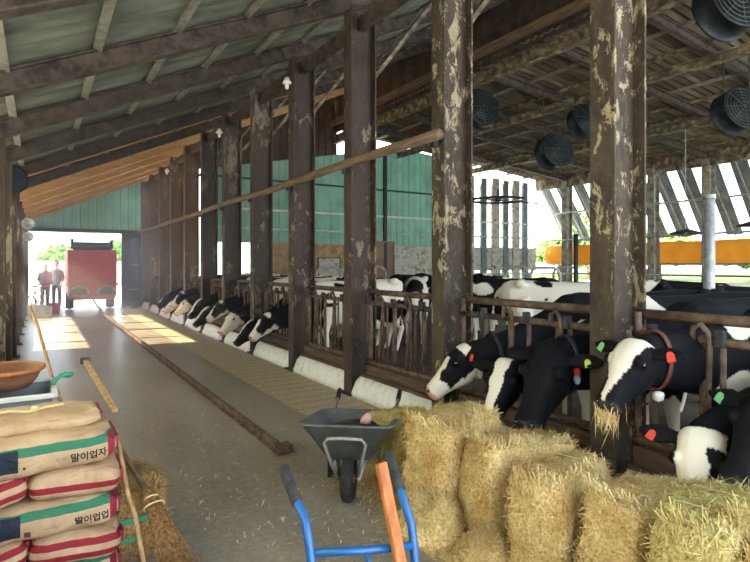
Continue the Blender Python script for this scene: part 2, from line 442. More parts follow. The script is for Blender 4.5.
# end of the aisle: opening with a green gable above
def ribbed(x0, x1, z0f, z1f, y, period=.27, depth=.035):
    mb = MB(); vs = []; fs = []; xs = []
    x = x0
    while x < x1:
        for q, h in ((0, 0), (.62, 0), (.72, 1), (.9, 1)):
            if x+q*period < x1: xs.append((x+q*period, h))
        x += period
    xs.append((x1, 0))
    for x, h in xs: vs += [(x, y+h*depth, z0f(x)), (x, y+h*depth, z1f(x))]
    for i in range(len(xs)-1): fs.append((2*i, 2*i+2, 2*i+3, 2*i+1))
    o = mb.add(vs, fs).build('tmp', None, fix=False); o.modifiers.new('thick', 'SOLIDIFY').thickness = .004
    return o
cstruct('wall_gable', ribbed(-.6, XP+.4, lambda x: 2.85, lambda x: zr(x)+.2, YA), M['green_sheet'], 'green sheeting above the aisle opening')
trim(MB().box((1.4, YA-.06, 2.86), (4.2, .1, .14)), M['dark_metal'], 'dark lintel over the aisle opening')
struct('wall_right_jamb', MB().box((3.1, YA, 1.42), (.9, .1, 2.85)), M['dark_metal'], 'dark boarded jamb beside the aisle opening')
struct('wall_left_jamb', MB().box((-.5, YA, 1.42), (.34, .1, 2.85)), M['wood_beam'], 'narrow wooden jamb beside the aisle opening')

# end wall of the pens
ew_top = lambda x: zr(x)+.2 if x < XR else zl(x)+.2
g_top = lambda x: min(4.55+.2*(x-4.45), ew_top(x))
cstruct('wall_end_upper', ribbed(3.7, XR+.1, g_top, ew_top, YM+.02), M['clerestory'], 'brown sheeting high on the pen end wall')
cstruct('wall_end', ribbed(4.45, 14.0, lambda x: 2.3, g_top, YM), M['green_sheet'], 'green translucent sheeting of the pen end wall')
for i, z in enumerate((2.75, 3.35, 4.3)):
    trim(MB().bar((4.4, YM-.06, z), (XE, YM-.06, z), .05, .06), (M['galv'], M['cream'], M['dark_metal'])[i], ('thin grey rail across the end wall', 'pale rail across the end wall', 'dark rail high on the end wall')[i])
for i, x in enumerate((4.45, 7.0, 10.6, 14.0)):
    trim(MB().box((x, YM-.1, ew_top(x)/2-.1), (.12, .1, ew_top(x)-.2)), M['dark_metal'] if i in (2,) else M['column'], 'post of the pen end wall, %s from the doorway' % ordn[i])
struct('wall_end_lower', MB().box((7.65, YM+.02, 1.15), (3.4, .12, 2.3)), M['tan_board'], 'stained tan wall below the green sheeting')
struct('wall_end_grey', MB().box((11.9, YM+.02, 1.15), (5.1, .12, 2.3)), M['grey_board'], 'stained grey wall below the green sheeting')
struct('wall_end_boards', MB().box((16.5, YM+.02, 1.85), (4.1, .08, .95)), M['grey_board'], 'grey boards across the open end of the pens')
trim(MB().box((13.9, YM-.04, 1.85), (.05, .06, 1.0)), M['dark_metal'], 'dark upright between the grey end boards')
for i, x in enumerate((14.7, 15.45, 16.1, 16.7, 17.3, 17.85)):
    trim(MB().box((x, YM, 2.6), (.3 if i % 2 else .42, .12, 5.2 if i % 2 == 0 else 5.1)), M['grey_board'] if i % 2 == 0 else M['grey_sheet'], 'upright of the open pen end, %s from the green sheeting' % ordn[i])
dr = thing('plywood_door', 'plain brown door panel on the pen end wall', 'door', (10.35, YM-.1, 0))
MB().box((0, 0, 1.25), (1.15, .05, 2.3)).build('panel', M['brown_board'], dr)
mb = MB()
for dx in (-.6, .6): mb.box((dx, -.02, 1.25), (.06, .07, 2.36))
mb.box((0, -.02, 2.43), (1.26, .07, .06)); mb.build('frame', M['brown_board'], dr)
nb = thing('notice_board', 'small grey panel hung on the tan end wall', 'board', (8.35, YM-.07, 1.45))
MB().box((0, 0, 0), (.8, .03, .75)).build('panel', M['grey_board'], nb)
mb = MB()
for dx in (-.41, .41): mb.box((dx, -.01, 0), (.03, .05, .8))
for dz in (-.39, .39): mb.box((0, -.01, dz), (.84, .05, .03))
mb.build('rim', M['dark_metal'], nb)

# far side wall: columns, rails, rolled curtain, outward-leaning awning sheets
for k in range(-4, 5):
    y = 9.3 + 1.86*k
    if y > YM: continue
    trim(MB().box((XE, y, zl(XE)/2), (.34, .02, zl(XE))).box((XE-.17, y, zl(XE)/2), (.02, .26, zl(XE))).box((XE+.17, y, zl(XE)/2), (.02, .26, zl(XE))),
         M['side_column'], 'side column of the pens, %s' % ordn[k+4])
for i, (z, m) in enumerate(((3.75, 'galv'), (2.62, 'galv'), (1.25, 'galv'), (.9, 'galv'))):
    trim(MB().tube([(XE-.2, Y0, z), (XE-.2, YM, z)], .035, 8), M[m], 'grey pipe rail along the open side, %s from the top' % ordn[i], True)
trim(MB().box((XE, 7.4, zl(XE)+.04), (.16, 18.2, .5)), M['girder'], 'eave beam of the open side')
cu = thing('side_curtain', 'long orange tarpaulin curtain rolled along the open side', 'curtain', (XE+.22, 0, 0))
vs = []; prof = [(0, 2.42), (.02, 2.2), (-.03, 1.95), (.03, 1.85), (-.02, 1.75), (.1, 1.66), (.16, 1.6), (.2, 1.68), (.14, 1.8), (.12, 2.0), (.06, 2.42)]
mb = MB(); secs = []
for i in range(120):
    y = -1.4 + (YM-.3+1.4)*i/119
    secs.append([(px + .02*math.sin(y*5+pz*9), y, pz + .012*math.sin(y*3.1)) for px, pz in prof])
mb.loft(secs).build('tarpaulin', M['orange_tarp'], cu, True)
MB().tube([(.12, -1.4, 1.63), (.12, YM-.3, 1.63)], .04, 8).build('roller', M['galv'], cu, True)
mb = MB(); secs = []
kk = 0
y = -1.2
while y < YM-.5:
    s_ = thing('awning_sheet', 'grey corrugated awning strip leaning out along the open side', 'awning sheet', (XE+.2, y, 0), 0, 'awning strips along the open side')
    vs = []; n = 12
    for i in range(n+1):
        yy = .52*i/n; h = .016*math.sin(i/n*PI*8)
        vs += [(0, yy, 5.0+h), (1.75, yy, 2.66+h)]
    o = MB().add(vs, [(2*i, 2*i+1, 2*i+3, 2*i+2) for i in range(n)]).build('sheet', M['grey_sheet'], s_, fix=False)
    o.modifiers.new('thick', 'SOLIDIFY').thickness = .006
    MB().bar((-.2, .26, 4.96), (1.75, .26, 2.62), .04, .04).build('batten', M['galv'], s_)
    y += .86

# ---------------------------------------------------------------- kerb under the headlocks, one block per bay
for k in range(1, 13):
    ya, yb = PY[k]+.12, PY[k+1]-.12
    n = 24; rnd = random.Random(k)
    prof = [(-.03, 0), (.0, .08), (.04, .18), (.1, .23), (.3, .23), (.32, 0)]
    secs = []
    for i in range(n+1):
        y = ya + (yb-ya)*i/n
        secs.append([(XP+px+(.015*noise.noise(Vector((y*7, pz*9, k))) if 0 < pz else 0), y, pz+(.012*noise.noise(Vector((y*5, px*9, 3+k))) if pz > 0 else 0)) for px, pz in prof])
    trim(MB().loft(secs), M['kerb'] if k > 2 else M['grey_board'], 'whitewashed concrete kerb, bay %s from the near end' % ordn[k-1], True)
    trim(MB().box((XP+.2, (ya+yb)/2, .3), (.08, yb-ya, .14)).box((XP+.15, (ya+yb)/2, .245), (.1, yb-ya, .04)), M['plank'], 'brown kerb board, bay %s from the near end' % ordn[k-1], False, .008)

# floor rail along the edge of the feed lane
rl = thing('floor_rail', 'long steel rail lying along the aisle floor', 'rail', (1.74, 4.4, 0))
MB().box((0, 8.2, .006), (.08, 16.4, .012)).box((0, 8.2, .04), (.018, 16.4, .05)).box((0, 8.2, .07), (.04, 16.4, .016)).build('rail', M['rust'], rl)
MB().box((.02, -.06, .04), (.15, .12, .07)).build('end_block', M['rust'], rl, bevel=.01)

# long timber along the column faces
lb = thing('timber_rail', 'long weathered timber rail running along the columns at head height', 'rail', (XP-.07, 4.0, 2.83))
MB().tube([(0, i*1.5, .015*math.sin(i*1.7)) for i in range(13)], [.055]*13, 8).build('pole', M['wood_beam'], lb, True)
for k in range(3, 13):
    MB().box((.03, PY[k]-4.0, -.02), (.06, .05, .16)).build('bracket', M['dark_metal'], lb)

# lamps on the columns
for k, nm in ((5, 'dark fourth'), (7, 'sixth'), (10, 'ninth')):
    t_ = thing('column_lamp', 'small white lamp high on the %s column' % nm, 'lamp', (XP-.12, PY[k]-.13, 4.35))
    MB().lathe([(.03, .05), (.05, 0), (.07, -.04), (.0, -.05)], 12).build('shade', M['bulb'], t_, True)
    MB().lathe([(.015, -.04), (.03, -.07), (.028, -.11), (.004, -.13)], 10).build('bulb', M['bulb'], t_, True)
    MB().bar((-.09, 0, .03), (.14, .12, .03), .02, .02).build('bracket', M['dark_metal'], t_)

# ---------------------------------------------------------------- headlock panels, one per bay
_bar = {}
def headlock(ya, yb, label, gaps=None, x=3.47):
    t = thing('headlock_panel', label, 'headlock', (x, (ya+yb)/2, 0), 0, None)
    L = yb-ya; h = L/2
    MB().tube([(.05, -h, 1.265), (.05, h, 1.265)], .034, 8).build('top_rail', M['rust'], t, True)
    MB().tube([(0, -h, 1.135), (0, h, 1.135)], .028, 8).build('middle_rail', M['rust'], t, True)
    MB().tube([(0, -h, .41), (0, h, .41)], .03, 8).build('bottom_rail', M['rust'], t, True)
    cs = gaps if gaps is not None else [(ya+yb)/2 + d for d in (-.56, 0, .56)]
    ys = set()
    for i, c in enumerate(cs):
        yc = c-(ya+yb)/2
        for s in (-1, 1):
            b = MB().tube([(0, yc+s*.15, .4), (0, yc+s*.15, 1.17)], .019, 8)
            ub = b.build('upright_bar', M['rust'], t, True)
        # pivoting lock bar: open (leaning) on the far side of the gap, its top bent into a hook
        top = yc-.215; bot = yc-.13 if gaps is None else yc-.2
        pts = [(-.045, bot, .44), (-.045, top, 1.10), (-.045, top+.01, 1.19), (-.045, top+.05, 1.24), (-.045, top+.1, 1.21), (-.045, top+.1, 1.14)]
        MB().tube(pts, .018, 8).build('lock_bar', M['rust'], t, True)
        MB().box((-.03, yc+.15, 1.16), (.05, .05, .1)).build('latch', M['dark_metal'], ub, bevel=.006)
    if gaps is None:
        for d in (-.70, -.35, -.21, .21, .35, .70): MB().tube([(.02, d, .4), (.02, d, 1.16)], .015, 6).build('guard_bar', M['rust'], t, True)
    for s in (-1, 1):
        MB().tube([(0, s*(h-.03), .37), (0, s*(h-.03), 1.28)], .024, 8).build('end_post', M['rust'], t, True)
    return t
GAPS = {1: [1.1, 1.5, 1.92], 2: [2.60, 3.01, 3.52]}
for k in range(1, 12):
    ya, yb = PY[k]+.10, PY[k+1]-.10
    occupied = {1: ', nearest three cows', 2: ', cows behind the hay'}
    headlock(ya, yb, 'rusty headlock panel, bay %s from the near end%s' % (ordn[k-1], occupied.get(k, '')), GAPS.get(k))

# ================================================================ COWS
BLACK = np.array(lin((19, 19, 21))[:3]); WHITE = np.array(lin((226, 214, 194))[:3]); PINK = np.array(lin((206, 152, 134))[:3])
GREY = np.array(lin((60, 54, 52))[:3]); TAN = np.array(lin((196, 176, 148))[:3])

def ring(c, u, w, a, b, n=16, p=2.3):
    out = []
    for j in range(n):
        t = 2*PI*j/n; co, si = math.cos(t), math.sin(t)
        out.append(c + u*(a*math.copysign(abs(co)**(2/p), co)) + w*(b*math.copysign(abs(si)**(2/p), si)))
    return out

def fuse(mb, voxel, smooth_it=3, smooth_f=.5):
    me = mb.mesh('tmp'); b = bmesh.new(); b.from_mesh(me); bmesh.ops.recalc_face_normals(b, faces=b.faces); b.to_mesh(me); b.free()
    o = bpy.data.objects.new('tmp', me); C.objects.link(o)
    r = o.modifiers.new('r', 'REMESH'); r.mode = 'VOXEL'; r.voxel_size = voxel
    s = o.modifiers.new('s', 'SMOOTH'); s.factor = smooth_f; s.iterations = smooth_it
    dg = bpy.context.evaluated_depsgraph_get(); out = bpy.data.meshes.new_from_object(o.evaluated_get(dg))
    bpy.data.objects.remove(o); bpy.data.meshes.remove(me)
    out.polygons.foreach_set('use_smooth', [True]*len(out.polygons))
    return out

def cow(label, body, yaw, poll, nose, face='blaze', seed=1, thr=.08, voxel=.016, tags=(), collar=None, group=None, bodywhite=None, ear_droop=.02, ear_tilt=0.0, hk=.9):
    """body: world point below the withers; poll, nose: world points"""
    t = thing('dairy_cow', label, 'cow', (body[0], body[1], 0), yaw, group)
    inv = Matrix.Rotation(-yaw, 3, 'Z')
    P = inv @ (Vector(poll)-Vector((body[0], body[1], 0))); N = inv @ (Vector(nose)-Vector((body[0], body[1], 0)))
    X, Y, Z = Vector((1, 0, 0)), Vector((0, 1, 0)), Vector((0, 0, 1))
    mb = MB()
    # trunk
    secs = []
    for x, zc, a, b in ((-1.62, 1.10, .07, .10), (-1.57, 1.08, .17, .22), (-1.45, 1.06, .25, .29), (-1.2, 1.01, .26, .345), (-.8, .95, .28, .385), (-.4, .94, .275, .385),
                        (-.05, .97, .25, .375), (.14, 1.0, .20, .32), (.26, 1.03, .13, .22)):
        secs.append(ring(Vector((x, 0, zc)), Y, Z, a, b, 18, 2.4))
    mb.loft(secs)
    # hip bones
    for s in (-1, 1): mb.ball((-1.28, s*.22, 1.3), (.1, .07, .07))
    # head frame
    a = (N-P).normalized(); L = (N-P).length; k = max(L/.5*1.1, hk)
    up = Z - a*a.dot(Z)
    if up.length < .35: up = up + (X - a*a.dot(X))*.8
    n = up.normalized(); l = n.cross(a).normalized()
    # neck
    base = Vector((.04, 0, 1.02)); e = P - n*.105*k + a*.03
    c1 = base + (e-base)*.33 + Vector((.04, 0, -.10))
    c2 = e - a*.12 - n*.03 + (base-e).normalized()*.16 - Z*.07
    path = bez(base, c1, c2, e, 9); secs = []
    for i, p in enumerate(path):
        tt = (path[min(i+1, 9)]-path[max(i-1, 0)]).normalized(); q = i/9
        la = (Y*(1-q) + l*q); la = (la - tt*la.dot(tt)).normalized(); ve = tt.cross(la)
        secs.append(ring(p, la, ve, .18*(1-q)**1.2 + .098*k*(1-(1-q)**1.2), .31*(1-q)**1.0 + .15*k*(1-(1-q)**.8), 16, 2.1))
    mb.loft(secs)
    # head
    secs = []
    for tt, w, h, off in ((-.10, .06, .06, -.04), (-.04, .095, .10, -.045), (.06, .112, .125, -.05), (.2, .116, .145, -.06), (.36, .108, .150, -.068), (.5, .09, .13, -.062),
                          (.64, .074, .105, -.05), (.78, .070, .088, -.04), (.9, .076, .080, -.036), (.97, .066, .066, -.038), (1.01, .04, .04, -.04)):
        secs.append(ring(P + a*L*tt + n*off*k, l, n, w*k, h*k*.88, 16, 2.5))
    mb.loft(secs)
    for s in (-1, 1): mb.ball(P + a*L*.3 + l*s*.095*k + n*.02*k, (.035*k, .035*k, .035*k))      # brow
    # ears
    ears = []
    for s in (-1, 1):
        r0 = P + a*L*.06 + l*s*.09*k - n*.02*k
        d = (l*s - a*.18 + n*ear_tilt - Z*ear_droop*5).normalized(); w = (a - d*a.dot(d)).normalized(); q = d.cross(w)
        secs = []
        for tt, ww in ((0, .026), (.04, .04), (.095, .052), (.14, .044), (.175, .025), (.195, .01)):
            secs.append(ring(r0 + d*tt*k, w, q, ww*k, .017*k, 10, 2))
        mb.loft(secs); ears.append((r0, d, w, q, s))
    # legs
    for s in (-1, 1):
        mb.tube([(.02, s*.15, .95), (.03, s*.16, .72), (.06, s*.15, .46), (.03, s*.15, .3), (.03, s*.15, .13), (.06, s*.15, .08), (.075, s*.15, .0)], [.13, .1, .062, .044, .042, .055, .06], 10)
        mb.tube([(-1.32, s*.17, 1.02), (-1.25, s*.2, .8), (-1.3, s*.19, .62), (-1.47, s*.17, .46), (-1.43, s*.16, .3), (-1.38, s*.16, .13), (-1.34, s*.16, .08), (-1.32, s*.16, .0)], [.2, .17, .11, .062, .046, .044, .055, .06], 10)
    mb.ball((-1.08, 0, .6), (.2, .14, .16))
    mb.tube(bez((-1.6, 0, 1.2), (-1.74, 0, 1.15), (-1.74, 0, .8), (-1.72, .02, .5)), [.04, .035, .03, .026, .024, .024, .024, .03, .042, .04, .02], 8)
    me = fuse(mb, voxel)
    # coat
    co = np.empty(len(me.vertices)*3); me.vertices.foreach_get('co', co); co = co.reshape(-1, 3)
    rel = co - np.array(P); A, Nn, Ll = np.array(a), np.array(n), np.array(l)
    ht = rel @ A / L; hn = rel @ Nn / k; hl = rel @ Ll / k
    head = (ht > -.06) & (np.abs(hl) < .135) & (hn > -.24) & (ht < 1.2) & (hn < .16)
    earm = (ht > -.35) & (ht < .5) & (np.abs(hl) > .118) & (hn > -.25) & (hn < .3) & (np.abs(hl) < .4) & (np.linalg.norm(rel, axis=1) < .36*k)
    sv = Vector((seed*3.7, seed*1.3, seed*5.1))
    nz = np.array([noise.noise(Vector(p)*1.45 + sv) + .25*noise.noise(Vector(p)*5+sv) for p in co])
    nf = np.array([noise.noise(Vector(p)*11 + sv) for p in co])
    white = nz > thr
    leg = co[:, 2] < .55 + .2*nf
    white = white | (leg & (np.abs(co[:, 1]) > .05))
    if bodywhite == 'none': white = leg
    bx = co[:, 0]
    hw = np.zeros(len(co), bool)
    m = nf*.02
    ahl = np.abs(hl)
    if face == 'profile':      # white muzzle, jaw and poll tuft; black cheek and eye
        hw = (ht > .68 + m*3 - .3*(hn < -.1)) | ((hn < -.125+m) & (ht > .12)) | ((ht < .1) & (hn > .0)) | ((ahl < .05+m) & (hn > -.02) & (ht > .3))
    elif face == 'blaze': hw = (ahl < .045 + m - .02*np.clip(ht-.4, 0, 1) + .03*np.clip(.35-ht, 0, 1)) & (hn > -.05)
    elif face == 'wide': hw = ((ahl < .085 + m - .1*np.clip(ht-.15, 0, 1)) & (hn > -.07)) & (ht < .96)
    elif face == 'half': hw = ((hl*HALF[0] < .035 + m) & (hn > -.1) & (hl*HALF[0] > -.10) & (ht < .92)) | ((ht < .16) & (hn > -.08) & (ahl < .1))
    elif face == 'white': hw = (ht > .1+m) & (nz < .3)
    elif face == 'star': hw = (ahl < .05+m) & (hn > -.02) & (ht > .12) & (ht < .42)
    neckblack = (~head) & (np.linalg.norm(rel, axis=1) < .55) & (thr > -.1)
    white = np.where(head, hw, white & ~neckblack); white = white & ~earm if face != 'white' else white
    col = np.where(white[:, None], WHITE, BLACK)
    muz = head & (ht > .93+m)
    col[muz] = PINK if face in ('profile', 'white') else GREY
    brown = np.clip(.5-co[:, 2], 0, .5)[:, None]
    hoof = co[:, 2] < .07; col[hoof] = GREY
    at = me.color_attributes.new('coat', 'FLOAT_COLOR', 'POINT')
    at.data.foreach_set('color', np.concatenate([col, np.ones((len(col), 1))], axis=1).astype(np.float32).ravel())
    me.name = 'coat'
    link('body', me, M['coat'], t)
    for s in (-1, 1):
        MB().ball(P + a*L*.31 + l*s*.113*k + n*.015*k, (.019*k,)*3, 10, 8).build('eye', M['eye'], t, True)
        MB().ball(P + a*L*.955 + l*s*.045*k + n*.012*k, (.014*k,)*3, 8, 6).build('nostril', M['eye'], t, True)
    for side, m_ in tags:
        r0, d, w, q, s = ears[0 if side < 0 else 1]
        if q.dot(X) < 0: q = -q
        c = r0 + d*.115*k + q*.02; wd = (-Z*.8 + d*.35 + X*.25).normalized()
        e2 = wd.cross(q).normalized(); vs = []
        for dz in (.004, .012):
            for aa, bb in ((-.01, 0), (.01, 0), (.02, .015), (.022, .056), (-.022, .056), (-.02, .015)): vs.append(c + e2*aa + wd*bb + q*dz)
        f = [(0,1,2,3,4,5), (11,10,9,8,7,6)] + [(i, (i+1) % 6, (i+1) % 6+6, i+6) for i in range(6)]
        MB().add(vs, f).build('ear_tag', M[m_], t)
    if collar:
        q = collar[1]; p = path[q]; tt = (path[q+1]-path[q-1]).normalized()
        la = (l - tt*l.dot(tt)).normalized(); ve = tt.cross(la); w_ = 1-q/9
        ra = .18*w_**1.2 + .098*k*(1-w_**1.2)+.012; rb = .31*w_**1.0 + .15*k*(1-w_**.8)+.012
        secs = []
        for j in range(28):
            th = 2*PI*j/28; o_ = p + la*ra*math.cos(th) + ve*rb*math.sin(th); od = (o_-p).normalized()
            secs.append([o_ - tt*.016, o_ + tt*.016, o_ + tt*.016 + od*.01, o_ - tt*.016 + od*.01])
        secs.append(secs[0])
        cb = MB().loft(secs, cap=False).build('collar', M[collar[0]], t, True)
        camv = inv @ (Vector((0, 0, 1.6)) - Vector((body[0], body[1], 0)))
        low = min((sec[2] for sec in secs), key=lambda v: (v-camv).length + collar[3]*v.z)
        if collar[2] == 'tag_red':
            out_ = (camv-low).normalized()*.02
            MB().box(tuple(low + out_ - Z*.05), (.016, .045, .11)).build('hanging_tag', M['tag_red'], cb, bevel=.004)
            MB().ball(tuple(low + out_ - Z*.125), (.014, .032, .036)).build('hanging_disc', M['tag_blue'], cb, True)
        else: MB().lathe([(.004, .02), (.03, .012), (.034, 0), (.03, -.03), (.004, -.045)], 12, 'z', tuple(low - Z*.03)).build('pendant', M[collar[2]], cb, True)
    return t

HALF = [1]
PI_ = PI
cow('black cow with white muzzle and jaw in profile, wearing a dark collar', (4.35, 3.35), PI-.26, (3.17, 3.60, .87), (2.86, 3.76, .49), 'profile', 3, .12, .012, tags=((1, 'tag_red'),), collar=('collar', 7, 'collar', .9))
cow('black cow with narrow white blaze, head lowered to the hay between its neighbours', (4.35, 2.8), PI-.2, (3.10, 3.05, .83), (2.78, 2.93, .45), 'blaze', 5, .30, .012)
cow('all-black cow with yellow-green ear tag and orange collar tag', (4.32, 2.26), PI-.1, (3.14, 2.66, .97), (2.77, 2.57, .50), 'none', 8, .45, .012, tags=((1, 'tag_green'),), collar=('collar', 8, 'tag_red', .1))
cow('black cow with broad white forehead, straw hanging from its mouth', (4.32, 1.72), PI-.05, (3.03, 1.93, 1.12), (2.74, 1.94, .79), 'wide', 11, .02, .012, hk=1.05, tags=((1, 'tag_red'), (-1, 'tag_mint')), collar=('collar_orange', 8, 'white_paint', .9))
HALF[0] = 1
cow('cow with half-white face, head right down in the hay', (4.32, 1.2), PI-.05, (2.98, 1.52, .70), (2.72, 1.42, .28), 'half', 14, -.25, .012, tags=((-1, 'tag_red'),))
cow('black cow with mint ear tag feeding beside the half-white face', (4.32, .66), PI-.05, (3.1, 1.25, .93), (2.75, 1.27, .56), 'none', 17, .3, .012, tags=((1, 'tag_mint'), (-1, 'tag_mint')))

# cows feeding further down the row
fm = [(8.27, .80, 'profile', -.0), (8.95, .62, 'blaze', .05), (10.1, .70, 'white', -.02), (10.78, .86, 'profile', .1), (11.9, .66, 'wide', .0), (12.57, .8, 'blaze', .1),
      (13.7, .75, 'white', -.05), (14.38, .9, 'profile', .0), (15.28, .7, 'white', -.1), (15.95, .8, 'blaze', 0)]
fl_ = ['white-jawed cow feeding just past the fourth column', 'blaze-faced cow feeding just short of the fifth column', 'white-faced cow with its head low past the fifth column',
       'white-jawed cow feeding just short of the sixth column', 'broad-blazed cow feeding past the sixth column', 'blaze-faced cow feeding short of the seventh column',
       'white-faced cow feeding past the seventh column', 'white-jawed cow feeding short of the eighth column', 'white-faced cow feeding past the eighth column', 'last blaze-faced cow at the far end of the row']
for i, ((y, z, f, th), lb_) in enumerate(zip(fm, fl_)):
    dy = .18*math.sin(i*2.3)
    cow(lb_, (4.12, y), PI, (3.12, y+dy*.5, z), (2.80, y+dy, z-.36), f, 21+i*3, th+.13, .022)

# cows standing in the pens behind
bk = [('cow with white blaze facing the columns from mid pen', (6.7, 9.2), -2.2, .95, 'wide', 61, .05),
      ('spotted cow standing in the pen near the door panel', (8.5, 11.4), -1.0, 1.0, 'white', 63, -.05),
      ('brown-white spotted cow with its rump to the aisle', (9.4, 9.7), .5, 1.1, 'white', 66, -.12),
      ('black cow standing between the pale cows in the pen', (8.0, 7.7), 2.4, 1.1, 'none', 69, .5),
      ('cream cow with small black spots standing broadside', (7.1, 5.85), -.85, 1.2, 'none', 72, -.3),
      ('black cow with white back stripes standing broadside', (8.95, 4.55), -1.05, 1.2, 'blaze', 75, .16),
      ('black cow standing behind the nearest headlocks', (7.4, 3.0), -1.0, 1.3, 'none', 78, .5),
      ('black and white cow deep in the pen by the end wall', (11.0, 12.6), 2.8, 1.2, 'blaze', 81, .0)]
for lb_, b, yw, hz, f, sd, th in bk:
    d = Vector((math.cos(yw), math.sin(yw), 0)); b = (b[0]+d.x*.7, b[1]+d.y*.7); p = Vector((b[0], b[1], 0)) + d*.78 + Vector((0, 0, hz+.12)); q = p + d*.34 + Vector((0, 0, -.36))
    cow(lb_, b, yw, p, q, f, sd, th, .024)

# ================================================================ HAY
def blades(mb, pts, nrm, dirs, length, width, rnd, lift=.25):
    for p, n_, d in zip(pts, nrm, dirs):
        L = length*rnd.uniform(.5, 1.3); w = width*rnd.uniform(.6, 1.2)
        t_ = (d + n_*rnd.uniform(-.05, lift)).normalized(); s = t_.cross(n_)
        if s.length < 1e-3: continue
        s.normalize(); a = p - t_*L*.4; b = p + t_*L*.2 + n_*rnd.uniform(0, .012); c = p + t_*L*.6 + n_*rnd.uniform(-.02, .02)
        i = len(mb.v)
        mb.v += [tuple(a-s*w), tuple(a+s*w), tuple(b-s*w+n_*.003), tuple(b+s*w+n_*.003), tuple(c)]
        mb.f += [(i, i+1, i+3, i+2), (i+2, i+3, i+4)]

def bale_mesh(name, L, D, H, seed, nb=5200):
    """L across the aisle (x), D along it (y), H tall; stands on z=0"""
    rnd = random.Random(seed); mb = MB(); sv = Vector((seed*2.1, seed*.7, seed))
    N = 14
    def shape(u, v, w):      # -1..1 cube to a bulging, layered bale
        p = Vector((u, v, w)); q = Vector((u*math.sqrt(max(0, 1-.12*(v*v+w*w)+.02*v*v*w*w)), v*math.sqrt(max(0, 1-.12*(u*u+w*w)+.02*u*u*w*w)), w*math.sqrt(max(0, 1-.12*(u*u+v*v)+.02*u*u*v*v))))
        x, y, z = q.x*L/2*1.06, q.y*D/2*1.06, q.z*H/2*1.06
        nn = noise.noise(Vector((x, y, z))*6+sv)*.03 + noise.noise(Vector((x, y, z))*18+sv)*.018
        groove = .012*math.sin(x*46 + 3*noise.noise(Vector((x, y, z))*3+sv))
        d = q.normalized(); k = nn + groove*(abs(u) < .95)
        if w > .6: k += .022*max(0, noise.noise(Vector((x*4, y*4, seed))))
        return Vector((x, y, z+H/2)) + Vector((d.x*k, d.y*k, d.z*k))
    faces = []
    for ax in range(3):
        for sg in (-1, 1):
            base = len(mb.v)
            for i in range(N+1):
                for j in range(N+1):
                    a, b = -1+2*i/N, -1+2*j/N
                    c = [0, 0, 0]; c[ax] = sg; c[(ax+1) % 3] = a; c[(ax+2) % 3] = b
                    mb.v.append(tuple(shape(*c)))
            for i in range(N):
                for j in range(N):
                    q = (base+i*(N+1)+j, base+i*(N+1)+j+1, base+(i+1)*(N+1)+j+1, base+(i+1)*(N+1)+j)
                    mb.f.append(q if sg < 0 else q[::-1])
    areas = [D*H, D*H, L*H, L*H, L*D*1.6]
    faces = [(0, -1), (0, 1), (1, -1), (1, 1), (2, 1)]
    pts, ns, ds = [], [], []
    for _ in range(nb):
        ax, sg = rnd.choices(faces, areas)[0]
        a, b = rnd.uniform(-1, 1), rnd.uniform(-1, 1)
        c = [0, 0, 0]; c[ax] = sg; c[(ax+1) % 3] = a; c[(ax+2) % 3] = b
        p = shape(*c); n_ = Vector([0, 0, 0]); n_[ax] = sg
        n_ = (n_*1.4 + Vector((c[0]*(ax != 0), c[1]*(ax != 1), c[2]*(ax != 2)))*.35).normalized()
        if ax == 2: d = Vector((rnd.gauss(.5, .5), rnd.gauss(-.9, .4), 0))
        elif ax == 0: d = Vector((0, rnd.gauss(0, .8), rnd.gauss(0, .7)))
        else: d = Vector((rnd.gauss(0, .45), 0, rnd.gauss(-.5, .6)))
        d = d - n_*d.dot(n_)
        if d.length < 1e-3: d = Vector((1, 0, 0))
        pts.append(p); ns.append(n_); ds.append(d.normalized())
    blades(mb, pts, ns, ds, .11, .0024, rnd, .32)
    # shaggy strands brushed over the top edge
    pts, ns, ds = [], [], []
    for _ in range(900):
        a, b = rnd.uniform(-1, .95), rnd.uniform(-1, .9); p = shape(a, b, 1)
        n_ = Vector((.5*min(0, a+.55)*2, .5*min(0, b+.5)*2, 1)).normalized()
        d = Vector((-.55+rnd.gauss(0, .6), -.6+rnd.gauss(0, .6), 0)); d = (d - n_*d.dot(n_)).normalized()
        if a < -.8 or b < -.75: d = (d + Vector((0, 0, -rnd.uniform(.2, 1.2)))).normalized()
        pts.append(p); ns.append(n_); ds.append(d)
    blades(mb, pts, ns, ds, .17, .002, rnd, .3)
    return mb.mesh(name)

BM = [bale_mesh('bale', .60, .33, .54, 3), bale_mesh('bale', .64, .34, .52, 8), bale_mesh('bale', .56, .32, .56, 13)]
def bale(i, loc, rz, sc, label, m='straw', tilt=(0, 0)):
    t = thing('hay_bale', label, 'hay bale', loc, rz, None); t.rotation_euler = (tilt[0], tilt[1], rz); t.scale = sc
    me = BM[i]
    o = bpy.data.objects.new('hay', me); C.objects.link(o); o.parent = t
    if not me.materials: me.materials.append(M['straw'])
    if m != 'straw': o.material_slots[0].link = 'OBJECT'; o.material_slots[0].material = M[m]
    L = (.60, .64, .56)[i]; H = (.54, .52, .56)[i]; D = (.33, .34, .32)[i]
    for s in (-.2, .2):
        w = .53
        pts = [(s*L, -D*w, .06), (s*L, -D*w-.012, H*.5), (s*L, -D*w, H-.03), (s*L, -D*.3, H+.03), (s*L, D*.3, H+.03), (s*L, D*w, H-.03), (s*L, D*w+.012, H*.5), (s*L, D*w, .06)]
        MB().tube(pts, .0028, 5).build('twine', M['twine'], t, True)
    return t
bale(0, (2.37, 3.50, 0), .1, (.8, .62, .82), 'thin greenish hay slab at the far end of the bale row', 'straw_green')
